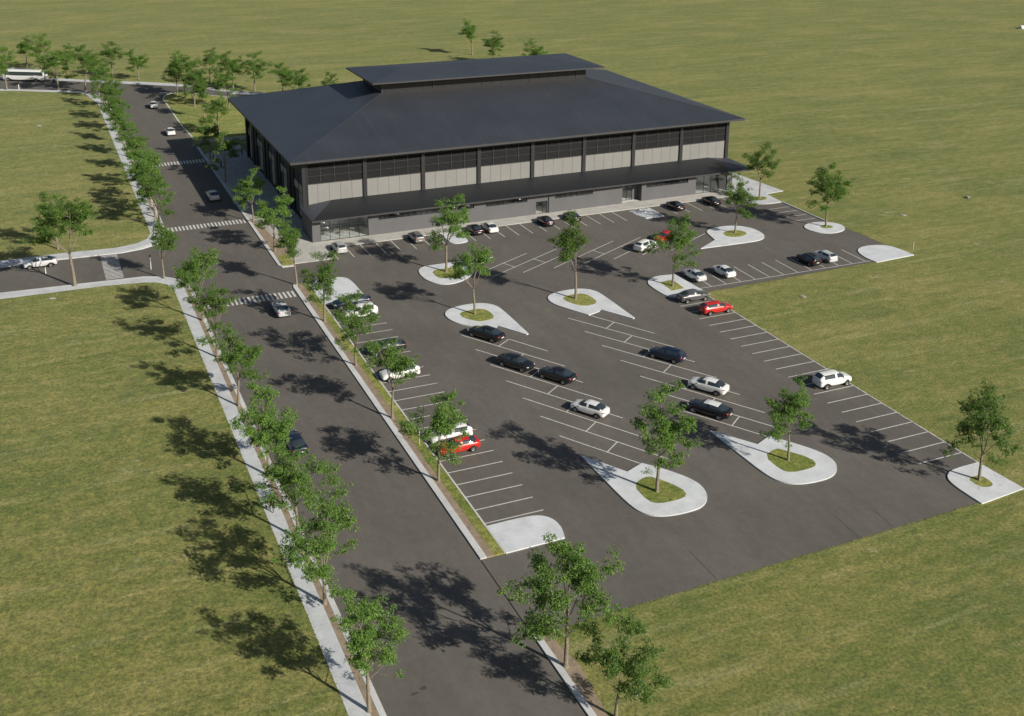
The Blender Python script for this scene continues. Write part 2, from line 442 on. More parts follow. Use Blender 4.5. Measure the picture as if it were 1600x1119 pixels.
pv = MB()
pv.slab([(-6.5, 16), (-5.7, 11), (-5.3, 5), (-4.4, 1.6), (-5.2, -5), (-5.1, -8.5), (1.4, -8.6), (1.75, -3.35), (79, -3.6), (79, .2), (0, .2), (0, 7), (1.4, 7), (1.4, 71), (0.05, 69.7), (-6.4, 65.1), (-7.0, 64), (-7.0, 17)], 0, .132)
structure('pavement', pv, M['concrete_warm'])
pr_ = MB()
pr_.slab(chaikin([(90.0, -4.4, 1), (85.8, -4.75, 1), (85.3, -10.3, 1), (82.4, -10.35), (80.2, -9.6), (79.0, -7.8), (78.6, -5.2), (79, -3.6, 1), (79, .2, 1), (81.4, .2, 1), (81.4, 9, 1), (85.4, 9, 1), (85.4, 22, 1), (87.4, 22, 1)], 2), 0, .13)
structure('plaza', pr_, M['concrete'])
sg = MB()
sg.slab(chaikin([(81.0, -7.6), (82.6, -8.2), (84.2, -7.5), (84.5, -6.4), (83.2, -5.7), (81.4, -6.2)], 2), .1, .137)
structure('tree_pit_soil', sg, M['lawn_patch'])

# dark seams across the lot mouth, old joints, stains
se = MB()
se.box(-7.56, -7.44, -101.6, -90.4, .008, .013)
for x, y0, y1, dx in ((10.35, -101.1, -96.6, .1), (26.1, -100.9, -97.2, .3), (30.2, -101, -97.8, .35)):
    se.poly([(x, y0, .0125), (x + .05, y0, .0125), (x + dx + .05, y1, .0125), (x + dx, y1, .0125)])
structure('asphalt_seam', se, M['crack'])
ol = MB(); rr = random.Random(5)
def blob(mb, x, y, rx, ry, z, n=18, a=0):
    pts = []
    for i in range(n):
        t = 2 * PI * i / n; r = 1 + rr.uniform(-.22, .22)
        px_, py_ = rx * r * math.cos(t), ry * r * math.sin(t)
        pts.append((x + px_ * math.cos(a) - py_ * math.sin(a), y + px_ * math.sin(a) + py_ * math.cos(a), z))
    mb.poly(pts)
for x, y, rx, ry in ((-17.6, -103.6, .28, .2), (-18.4, -103.9, .35, .12), (40, -14.2, .7, .12), (68, -31.5, .5, .1)):
    blob(ol, x, y, rx, ry, .0125)
structure('oil_stain', ol, M['oil'])

# ------------------------------------------------------------------ painted markings
ZM = .0125
LW = .13
ln = MB()
def line(mb, a, b, w=LW, z=ZM):
    a = Vector(a); b = Vector(b); d = (b - a).normalized(); n = Vector((-d.y, d.x)) * w / 2
    mb.poly([(a.x - n.x, a.y - n.y, z), (b.x - n.x, b.y - n.y, z), (b.x + n.x, b.y + n.y, z), (a.x + n.x, a.y + n.y, z)])
# right-hand column
for k in range(20):
    y = -46.15 - 2.453 * k
    line(ln, (41.0, y), (46.8, y))
line(ln, (46.86, -42.9), (46.86, -95.1), .15, ZM + .003)
# upper right row
for k in range(-4, 9):
    x = 57.27 + 2.60 * k
    line(ln, (x + (.05 if k >= 0 else .05), -35.6), (x - .1, -41.3))
line(ln, (47.2, -41.38), (79.0, -41.6), LW, ZM + .003)
# left-hand column
for k in range(0, 23):
    y = -85.2 + 2.47 * k
    if y > -28: break
    line(ln, (-4.95, y), (1.12, y - .05))
# top right
for y in (-12.98, -15.3, -17.9, -20.3): line(ln, (80.4, y), (85.0, y))
# row in front of the building
for k in range(-1, 29):
    x = 4.35 + 2.578 * k
    if 20.3 < x < 24.2 or 55.8 < x < 61.2: continue
    line(ln, (x, -3.7 if x > 8 else -3.5), (x + .05, -9.0))
# slanting blocks in the middle
def slant(xl, y0, nl, clipA=None, clipB=None, first=None):
    for k in range(nl):
        y = y0 - 4.87 * k
        a = (xl, y); b = (xl + 8.35, y - 13.75)
        t1 = 1.0
        if k == clipA: b = (xl + 8.35 * clipB, y - 13.75 * clipB)
        line(ln, a, b)
        if k >= 0:
            q = .373
            line(ln, (xl + 8.35 * q, y - 13.75 * q), (xl + 8.35 * (q + .245), y + 4.87 - 13.75 * (q + .245)), z=ZM + .003)
slant(8.95, -43.6, 7, 6, .62)
line(ln, (14.2, -47.2), (17.25, -52.5))
slant(24.5, -43.9, 7, 6, .64)
line(ln, (27.6, -44.1), (32.75, -52.9))
for k in range(-1, 7):
    x = 20.85 + 5.22 * k
    a = (x, -25.4); b = (x + 14.6, -17.65)
    if k == -1: a = (x + 3.9, -23.3)
    if k == 6: b = (x + 10.0, -20.1)
    line(ln, a, b)
    if k < 6 and k > -1:
        t = .345
        line(ln, (x + 14.6 * t, -25.4 + 7.75 * t), (x - 5.22 + 14.6 * (t + .29), -25.4 + 7.75 * (t + .29)), z=ZM + .003)
tag(ln.build('parking_lines', M['line_paint']), kind='structure')
cw = MB()
def zebra(x0, x1, yc, n, ya=2.3, slope=0.0):
    for i in range(n):
        x = x0 + (x1 - x0) * (i + .5) / n
        w = (x1 - x0) / n * .5
        y = yc + slope * (x - x0)
        cw.poly([(x - w / 2, y - ya / 2, ZM - .004), (x + w / 2, y - ya / 2, ZM - .004), (x + w / 2, y + ya / 2, ZM - .004), (x - w / 2, y + ya / 2, ZM - .004)])
zebra(-20.9, -7.7, 15.9, 22, 2.3, .01)
zebra(-20.9, -7.7, -20.5, 21, 2.4, -.01)
zebra(-20.9, -7.7, 59.6, 21, 2.6, .02)
for i in range(19):
    y = -4.6 + 11.2 * (i + .5) / 19
    cw.poly([(-32.2, y - .15, ZM - .004), (-29.75, y - .15, ZM - .004), (-29.7, y + .15, ZM - .004), (-32.25, y + .15, ZM - .004)])
tag(cw.build('crosswalk_stripes', M['line_paint']), kind='structure')

# ------------------------------------------------------------------ raised islands
def island(label, pts, grass=None, mat='kerb_concrete', h=.14, group='raised concrete traffic islands in the lot', it=2):
    cx = sum(p[0] for p in pts) / len(pts); cy = sum(p[1] for p in pts) / len(pts)
    r = empty('traffic_island', (cx, cy, 0))
    o = [(q[0] - cx, q[1] - cy) for q in chaikin(pts, it)]
    m = MB(); m.slab(o, .009, h)
    m.build('kerb_slab', M['island'], r)
    if grass:
        o = [(q[0] - cx, q[1] - cy) for q in chaikin(grass, 1)]
        m = MB(); m.slab(o, h - .03, h + .012)
        m.build('grass_bed', M['lawn_patch'], r)
    tag(r, label, 'traffic island', group)
    return r
mat_concrete('island', (.60, .63, .66), None)
island('rounded concrete island with pointed grass bed and tree, nearest the grey building wall',
       [(11.27, -20.2), (11.7, -18.4), (12.87, -17.36), (14.99, -17.27), (24.4, -17.5, 1), (20.6, -20.3, 1), (19.3, -22.3, 1), (18.6, -23.4), (16.93, -24.9), (15.0, -25.8), (13.3, -25.8), (12.0, -24.6), (11.3, -22.6)],
       [(13.29, -19.8), (15.51, -19.4), (17.6, -19.6), (18.2, -21.2), (16.6, -23.3), (13.8, -23.6), (13.2, -22.3)])
island('teardrop concrete island whose tip ends beside the uppermost black sedan',
       [(9.1, -37.0), (9.7, -35.4), (11.06, -34.51), (13.45, -34.13), (15.6, -34.5), (16.9, -35.7), (17.32, -37.6), (17.2, -46.75, 1), (16.85, -46.9, 1), (14.45, -42.7, 1), (14.05, -43.3, 1), (12.9, -42.6), (10.69, -41.1), (9.5, -39.5)],
       [(11.20, -36.75), (13.1, -36.3), (14.6, -36.4), (15.35, -37.4), (15.23, -40.3), (13.29, -40.6), (12.57, -40.56), (11.14, -38.56)])
island('teardrop concrete island at the lot centre, tip pointing at empty slanted bays',
       [(24.7, -37.0), (25.3, -35.7), (26.73, -34.91), (29.13, -34.6), (31.2, -34.95), (32.5, -36.2), (32.85, -38.1), (32.85, -47.5, 1), (32.5, -47.65, 1), (29.93, -43.07, 1), (29.4, -43.6, 1), (27.5, -44.2, 1), (26.0, -41.4), (24.8, -38.9)],
       [(26.81, -37.04), (28.98, -36.5), (30.4, -36.8), (30.9, -38), (30.84, -40.9), (28.25, -41.3), (26.92, -39.07)])
island('angular concrete island beside the parked grey sedan, at the inner corner of the lot',
       [(41.1, -36.9), (42.2, -35.3), (44.29, -34.7), (46.9, -35.2, 1), (47.2, -42.2, 1), (44.92, -43.1), (42.62, -43.5), (41.3, -42.7), (40.95, -41.0), (40.95, -38.5)],
       [(43.0, -37.3, 1), (45.05, -36.95), (45.3, -38), (45.05, -40.7, 1), (42.9, -40.8, 1)])
island('broad rounded island with spout pointing left and an oval grass bed',
       [(62.3, -20.9), (62.8, -19.4), (64.4, -18.5), (66.8, -18.2), (69.3, -18.8), (70.9, -20.6), (71.2, -23), (70.7, -25.2), (69.2, -26.6), (67.1, -27.0), (57.1, -26.6, 1), (61.6, -23.9, 1), (61.9, -22.6)],
       [(64.5, -22.0), (65.4, -20.9), (67.2, -20.6), (68.8, -21.8), (68.4, -23.5), (66.0, -24.2), (64.6, -23.4)])
island('round concrete disc island with small tree pit on the right edge of the lot',
       [(79.3, -25.2), (79.9, -23.4), (82.0, -22.4), (84.6, -22.7), (86.4, -24.3), (86.4, -26.5), (84.9, -28.1), (82.2, -28.6), (80.0, -27.4)],
       [(82.2, -25.0), (83.4, -24.2), (84.5, -25.0), (84.4, -26.0), (83.2, -26.3), (82.3, -25.8)])
island('bare concrete end island without any tree, at the far right corner of the lot',
       [(79.4, -38.3), (80.4, -36.6), (82.6, -35.8), (85.12, -36.2), (86.8, -37.5), (87.05, -42.3, 1), (79.1, -42.7, 1), (78.95, -40.3)])
island('large teardrop island lowest in the lot, its tip darkened by a tree shadow',
       [(9.1, -77.6, 1), (11.96, -82.42, 1), (14.2, -81.5, 1), (15.6, -83.2), (17.1, -85.7), (17.6, -87.6), (17.05, -89.6), (15.7, -90.9), (14.0, -91.2), (11.4, -91.0), (9.8, -90.1), (9.15, -88.4), (9.05, -84)],
       [(11.18, -84.98), (13.03, -84.0), (13.9, -84.3), (15.45, -87.3), (15.2, -88.7), (14.0, -89.0), (11.9, -88.9), (11.1, -88.1)])
island('large teardrop island with its tip behind the black coupe, tree and shaded point',
       [(24.6, -78.3, 1), (27.64, -82.96, 1), (29.84, -81.99, 1), (31.4, -84.2), (32.9, -86.9), (33.1, -88.9), (32.3, -90.4), (30.9, -91.4), (29.0, -91.6), (26.7, -91.3), (25.3, -90.3), (24.75, -88.6), (24.65, -84.5)],
       [(26.8, -85.3), (28.9, -84.5), (29.4, -84.9), (31.1, -87.6), (30.8, -89.0), (29.4, -89.3), (27.4, -89.2), (26.7, -88.4)])
island('wedge shaped concrete island with grass bed in the lower right lot corner',
       [(46.7, -95.1, 1), (47.05, -100.75, 1), (41.0, -101.2, 1), (40.95, -98.0), (41.3, -96.3), (42.5, -95.3), (44.2, -95.1)],
       [(43.2, -97.1), (45.0, -97.1), (44.95, -98.9), (44.1, -99.3), (43.1, -98.8)])
island('bare pale concrete island closing the lower end of the left parking row',
       [(-5.0, -85.8, 1), (-5.05, -90.4, 1), (0.9, -90.35, 1), (1.42, -88.6), (1.2, -86.9), (0.1, -85.9), (-2.4, -85.75)])
island('bare pale concrete island beside the dark blue car, upper end of left row',
       [(-5.3, -18.4), (-4.2, -16.7), (-1.6, -16.5), (0.3, -17.0), (1.1, -18.6), (1.15, -26.6, 1), (-4.95, -26.6, 1)])
island('small concrete tongue jutting from the pavement between two parked cars, behind a tree',
       [(20.9, -3.7, 1), (23.9, -3.7, 1), (24.1, -8.2), (23.0, -9.3), (21.0, -9.2), (20.6, -7.8)], h=.12)

# ------------------------------------------------------------------ building
B = empty('sports_hall', (0, 0, 0))
tag(B, 'long dark hall with black hipped metal roof, raised lantern and beige panels', 'building')
def part(name, mb, mat, parent=B, **k): return mb.build(name, mat, parent, **k)

def wall_front(mb, x0, x1, z0, z1, y, ops, depth=.22, mi=0):
    """front face at y with rectangular openings and their reveals"""
    xs = sorted({x0, x1} | {o[0] for o in ops} | {o[1] for o in ops})
    zs = sorted({z0, z1} | {o[2] for o in ops} | {o[3] for o in ops})
    zs = [z for z in zs if z0 <= z <= z1]
    for i in range(len(xs) - 1):
        for j in range(len(zs) - 1):
            cx, cz = (xs[i] + xs[i + 1]) / 2, (zs[j] + zs[j + 1]) / 2
            if any(o[0] < cx < o[1] and o[2] < cz < o[3] for o in ops): continue
            mb.poly([(xs[i], y, zs[j]), (xs[i + 1], y, zs[j]), (xs[i + 1], y, zs[j + 1]), (xs[i], y, zs[j + 1])], mi)
    for a, b, c, d in ops:
        yb = y + depth
        mb.poly([(a, y, c), (a, y, d), (a, yb, d), (a, yb, c)], mi); mb.poly([(b, y, d), (b, y, c), (b, yb, c), (b, yb, d)], mi)
        mb.poly([(a, y, d), (b, y, d), (b, yb, d), (a, yb, d)], mi)
        if c > z0 + .01: mb.poly([(b, y, c), (a, y, c), (a, yb, c), (b, yb, c)], mi)

XW = 81.3
ZF = .12
ops = [(1.35, 9.45, ZF, 3.62), (11.2, 28.3, 2.62, 3.5), (30.5, 38.35, 2.62, 3.5), (40.0, 42.25, ZF, 2.4), (43.75, 51.3, 2.6, 3.48), (57.4, 61.45, ZF, 3.55), (62.45, 71.4, 2.55, 3.4), (73.15, 80.1, ZF, 3.5)]
w = MB(); wall_front(w, 0, XW, ZF, 4.05, 0, ops)
w.poly([(0, 7, ZF), (0, 0, ZF), (0, 0, 4.05), (0, 7, 4.05)]); w.poly([(XW, 0, ZF), (XW, 7.0, ZF), (XW, 7.0, 4.05), (XW, 0, 4.05)])
part('lower_wall', w, M['plaster'])
# step in the wall right of the door: the wall stands proud
w = MB(); w.box(42.4, 42.55, -.10, -.002, ZF, 4.0); part('wall_joint', w, M['black_frame'])
# inside: floor, back wall, some partitions
w = MB()
w.poly([(.1, .25, ZF + .01), (XW - .1, .25, ZF + .01), (XW - .1, 6.6, ZF + .01), (.1, 6.6, ZF + .01)])
part('inner_floor', w, M['interior_floor'])
w = MB()
w.poly([(.1, 6.55, ZF), (XW - .1, 6.55, ZF), (XW - .1, 6.55, 4), (.1, 6.55, 4)])
for x in (10.3, 40, 43, 57.2, 61.8, 72.3): w.box(x, x + .15, .26, 6.5, ZF + .02, 3.9)
w.poly([(.1, .26, 3.93), (.1, 6.5, 3.93), (XW - .1, 6.5, 3.93), (XW - .1, .26, 3.93)])
part('inner_wall', w, M['interior'])
def glazing(name, x0, x1, z0, z1, y, xs, zs, glass='glass', fr=.07, parent=B, dep=.06, matf='black_frame'):
    f = MB()
    f.box(x0, x1, y - dep, y + dep, z1 - fr, z1); f.box(x0, x1, y - dep, y + dep, z0, z0 + fr)
    f.box(x0, x0 + fr, y - dep, y + dep, z0 + fr, z1 - fr); f.box(x1 - fr, x1, y - dep, y + dep, z0 + fr, z1 - fr)
    for x in xs: f.box(x - fr / 2, x + fr / 2, y - dep, y + dep, z0 + fr, z1 - fr)
    for z in zs:
        f.box(x0 + fr, x1 - fr, y - dep * .8, y + dep * .8, z - fr / 2, z + fr / 2)
    o = f.build(name, M[matf], parent)
    p = MB(); p.poly([(x0 + .02, y, z0 + .02), (x1 - .02, y, z0 + .02), (x1 - .02, y, z1 - .02), (x0 + .02, y, z1 - .02)])
    p.build('pane', M[glass], o)
    return o
glazing('shop_window', 1.35, 9.45, ZF, 3.62, .14, [2.95, 4.55, 6.2, 7.85], [2.7])
glazing('shop_window', 73.15, 80.1, ZF, 3.5, .14, [74.95, 76.55, 78.25], [])
for a, b, c, d in (ops[1], ops[2], ops[4], ops[6]):
    n = int(round((b - a) / 1.07)); glazing('strip_window', a, b, c, d, .15, [a + (b - a) * i / n for i in range(1, n)], [], 'dark_glass', .05)
glazing('glass_door', 40.0, 42.25, ZF, 2.4, .14, [41.4], [], 'glass', .06)
# recessed entrance
w = MB(); w.poly([(57.4, .22, ZF), (57.4, 1.7, ZF), (57.4, 1.7, 3.55), (57.4, .22, 3.55)]); w.poly([(61.45, 1.7, ZF), (61.45, .22, ZF), (61.45, .22, 3.55), (61.45, 1.7, 3.55)])
w.poly([(57.4, .22, 3.55), (61.45, .22, 3.55), (61.45, 1.7, 3.55), (57.4, 1.7, 3.55)])
part('entrance_recess', w, M['plaster'])
glazing('entrance_door', 57.42, 60.3, ZF, 3.5, 1.5, [58.0, 59.1], [2.3], 'glass', .08)
w = MB(); w.box(60.3, 61.44, 1.42, 1.6, ZF, 3.54); part('entrance_pier', w, M['plaster'])
# furniture seen through the left shop window
for i, (x, y) in enumerate(((2.6, 2.4), (4.4, 3.0), (5.2, 2.0), (6.9, 2.8))):
    w = MB(); w.box(x, x + .9, y, y + .6, .78, .82)
    for dx in (.04, .82):
        for dy in (.04, .52): w.box(x + dx, x + dx + .04, y + dy, y + dy + .04, ZF + .012, .78)
    t = w.build('office_table', M['pane_beige']); tag(t, ('slim beige table behind the left shop window, leftmost inside', 'slim beige table standing deeper behind the second glass pane', 'slim beige table close behind the middle glass pane', 'slim beige table behind the fourth glass pane from the left')[i], 'table', 'tables inside the glazed corner room')

# lean-to canopy roof along the front
w = MB()
zc, ex = 4.22, 4.86
x0, x1, y0, y1 = -.3, 85.1, -1.5, 7.0
w.poly([(x0, y0, zc), (x1, y0, zc), (80.2, y1 - .05, ex), (5.3, y1 - .05, ex)], 0)
w.poly([(x0, y1, zc), (x0, y0, zc), (5.3, y1 - .05, ex)], 1)
w.poly([(x1, y0, zc), (x1, y1, zc), (80.2, y1 - .05, ex)], 1)
part('canopy_roof', w, [M['roof_canopy'], M['roof_side']])
w = MB()
for a, b in (((x0, y0), (x1, y0)), ((x1, y0), (x1, y1)), ((x1, y1), (x0, y1)), ((x0, y1), (x0, y0))):
    w.poly([(a[0], a[1], zc - .26), (b[0], b[1], zc - .26), (b[0], b[1], zc), (a[0], a[1], zc)])
w.poly([(x0, y1, zc - .26), (x1, y1, zc - .26), (x1, y0, zc - .26), (x0, y0, zc - .26)])
part('canopy_fascia', w, M['fascia'])

# upper hall
YU = 7.0; ZT = 12.1
w = MB()
w.poly([(1.2, YU + .25, 0), (84.4, YU + .25, 0), (84.4, YU + .25, ZT), (1.2, YU + .25, ZT)])
w.poly([(84.4, YU + .25, 0), (84.4, 59.2, 0), (84.4, 59.2, ZT), (84.4, YU + .25, ZT)])
w.poly([(84.4, 59.2, 0), (1.2, 59.2, 0), (1.2, 59.2, ZT), (84.4, 59.2, ZT)])
part('hall_wall', w, M['cladding'])
cols = [.6 + 10.46 * k for k in range(9)]
for k, x in enumerate(cols):
    w = MB(); w.box(x - .33, x + .33, YU - .30, YU + .2, 4.2, 11.75); part('column', w, M['column_dark'])
w = MB(); w.box(.27, 84.7, YU - .12, YU + .2, 11.3, 12.15); part('top_beam', w, M['cladding'])
for k in range(8):
    a, b = cols[k] + .33, cols[k + 1] - .33
    w = MB()
    n = 5
    for i in range(n):
        xa, xb = a + (b - a) * i / n, a + (b - a) * (i + 1) / n
        w.box(xa + .02, xb - .02, YU - .02, YU + .12, 4.1, 7.9)
    part('beige_panel', w, M['panel_beige'])
    w = MB()
    z = 8.12
    while z < 11.25:
        w.poly([(a, YU - .10, z), (b, YU - .10, z), (b, YU + .06, z + .13), (a, YU + .06, z + .13)])
        w.poly([(a, YU - .10, z - .02), (b, YU - .10, z - .02), (b, YU - .10, z), (a, YU - .10, z)])
        z += .235
    lv = part('louvre_band', w, M['louvre'])
    w = MB()
    w.box(a, b, YU - .14, YU + .05, 7.93, 8.02)
    for i in range(1, 4):
        x = a + (b - a) * i / 4; w.box(x - .035, x + .035, YU - .16, YU - .11, 8.02, 11.28)
    w.box(a, b, YU - .155, YU - .115, 9.28, 9.33); w.box(a, b, YU - .155, YU - .115, 10.45, 10.5)
    w.build('louvre_frame', M['mullion'], lv)
# west side wall with five tall window bays
bays = [(10.3, 17.6), (22.9, 28.4), (33.0, 38.6), (44.0, 49.6), (55.0, 58.8)]
w = MB()
ys = [7.25] + [v for b_ in bays for v in b_] + [59.2]
for i in range(0, len(ys), 2):
    w.poly([(1.2, ys[i + 1], 0), (1.2, ys[i], 0), (1.2, ys[i], ZT), (1.2, ys[i + 1], ZT)])
for a, b in bays:
    w.poly([(1.2, b, 8.2), (1.2, a, 8.2), (1.2, a, ZT), (1.2, b, ZT)])
    w.poly([(1.2, b, 0), (1.2, a, 0), (1.2, a, .5), (1.2, b, .5)])
    for y in (a, b): w.poly([(1.2, y, .5), (1.45, y, .5), (1.45, y, 8.2), (1.2, y, 8.2)])
    w.poly([(1.2, a, 8.2), (1.2, b, 8.2), (1.45, b, 8.2), (1.45, a, 8.2)])
part('side_wall', w, M['cladding'])
for i, y in enumerate((7.15, 20, 30.5, 41.2, 52.2, 59.1)):
    w = MB(); w.box(.98, 1.198, y - .5, y + .5, 0, ZT - .02); part('side_pilaster', w, M['column_dark'])
for i, (a, b) in enumerate(bays):
    f = MB(); X = 1.34
    def bar(y0, y1, z0, z1): f.box(X - .05, X + .05, y0, y1, z0, z1)
    bar(a, b, .5, .6); bar(a, b, 8.1, 8.2); bar(a, a + .1, .6, 8.1); bar(b - .1, b, .6, 8.1)
    ym = a + (b - a) * .55
    bar(a + .1, b - .1, 4.9, 5.0); bar(a + .1, b - .1, 6.4, 6.5)
    bar(ym - .05, ym + .05, .6, 8.1)
    o = part('side_window', f, M['black_frame'])
    p = MB(); p.poly([(X + .01, b, 5), (X + .01, a, 5), (X + .01, a, 6.4), (X + .01, b, 6.4)]); p.poly([(X + .01, ym, .6), (X + .01, a, .6), (X + .01, a, 4.9), (X + .01, ym, 4.9)])
    p.build('blind', M['pane_beige'], o)
    p = MB(); p.poly([(X + .012, b, .6), (X + .012, ym, .6), (X + .012, ym, 4.9), (X + .012, b, 4.9)]); p.poly([(X + .012, b, 6.5), (X + .012, a, 6.5), (X + .012, a, 8.1), (X + .012, b, 8.1)])
    p.build('pane', M['dark_glass'], o)

# main hipped roof, lantern on top
X0, X1, Y0, Y1, ZE = -2.0, 86.8, 4.8, 61.0, 12.5
cx0, cx1, cy0, cy1 = 20.9, 63.7, 27.7, 40.2
sl = (18.2 - ZE) / (cy0 - Y0)
zl = 18.2; zb = 18.2
w = MB()
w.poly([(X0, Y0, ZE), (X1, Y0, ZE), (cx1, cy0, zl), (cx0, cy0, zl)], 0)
w.poly([(X1, Y1, ZE), (X0, Y1, ZE), (cx0, cy1, zb), (cx1, cy1, zb)], 0)
w.poly([(X0, Y1, ZE), (X0, Y0, ZE), (cx0, cy0, zl), (cx0, cy1, zb)], 1)
w.poly([(X1, Y0, ZE), (X1, Y1, ZE), (cx1, cy1, zb), (cx1, cy0, zl)], 1)
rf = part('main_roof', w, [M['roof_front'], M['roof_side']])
w = MB()
for a, b in (((X0, Y0), (X1, Y0)), ((X1, Y0), (X1, Y1)), ((X1, Y1), (X0, Y1)), ((X0, Y1), (X0, Y0))):
    w.poly([(a[0], a[1], ZE - .38), (b[0], b[1], ZE - .38), (b[0], b[1], ZE), (a[0], a[1], ZE)])
w.poly([(X0, Y1, ZE - .38), (X1, Y1, ZE - .38), (X1, Y0, ZE - .38), (X0, Y0, ZE - .38)])
w.build('eave_fascia', M['fascia'], rf)
for a, b in (((X0, Y0, ZE), (cx0, cy0, zl)), ((X1, Y0, ZE), (cx1, cy0, zl)), ((X0, Y1, ZE), (cx0, cy1, zb)), ((X1, Y1, ZE), (cx1, cy1, zb))):
    w = MB(); w.tube([a, b], [.05, .05], 5); w.build('hip_ridge', M['roof_side'], rf)
zt = 20.35
w = MB()
for (a, b) in (((cx0, cy0), (cx1, cy0)), ((cx1, cy0), (cx1, cy1)), ((cx1, cy1), (cx0, cy1)), ((cx0, cy1), (cx0, cy0))):
    w.poly([(a[0], a[1], 17.9), (b[0], b[1], 17.9), (b[0], b[1], zt), (a[0], a[1], zt)])
lw_ = part('lantern_wall', w, M['cladding'])
for k in range(0, 22):
    w = MB()
    x = cx0 + (cx1 - cx0) * k / 21
    big = k % 5 == 0
    w.box(x - (.14 if big else .04), x + (.14 if big else .04), cy0 - (.12 if big else .05), cy0 - .002, 18.0, zt - .02)
    w.build('lantern_mullion', M['column_dark'], lw_)
lx0, lx1, ly0, ly1, lz = 18.4, 66.8, 25.3, 43.2, 20.5
hy = (ly1 - ly0) / 2; rz = lz + hy * .125
w = MB()
w.poly([(lx0, ly0, lz), (lx1, ly0, lz), (lx1 - hy, ly0 + hy, rz), (lx0 + hy, ly0 + hy, rz)], 0)
w.poly([(lx1, ly1, lz), (lx0, ly1, lz), (lx0 + hy, ly0 + hy, rz), (lx1 - hy, ly0 + hy, rz)], 0)
w.poly([(lx0, ly1, lz), (lx0, ly0, lz), (lx0 + hy, ly0 + hy, rz)], 1)
w.poly([(lx1, ly0, lz), (lx1, ly1, lz), (lx1 - hy, ly0 + hy, rz)], 1)
lr = part('lantern_roof', w, [M['roof_side'], M['roof_side']])
w = MB()
for a, b in (((lx0, ly0), (lx1, ly0)), ((lx1, ly0), (lx1, ly1)), ((lx1, ly1), (lx0, ly1)), ((lx0, ly1), (lx0, ly0))):
    w.poly([(a[0], a[1], lz - .26), (b[0], b[1], lz - .26), (b[0], b[1], lz), (a[0], a[1], lz)])
w.poly([(lx0, ly1, lz - .26), (lx1, ly1, lz - .26), (lx1, ly0, lz - .26), (lx0, ly0, lz - .26)])
w.build('eave_fascia', M['fascia'], lr)

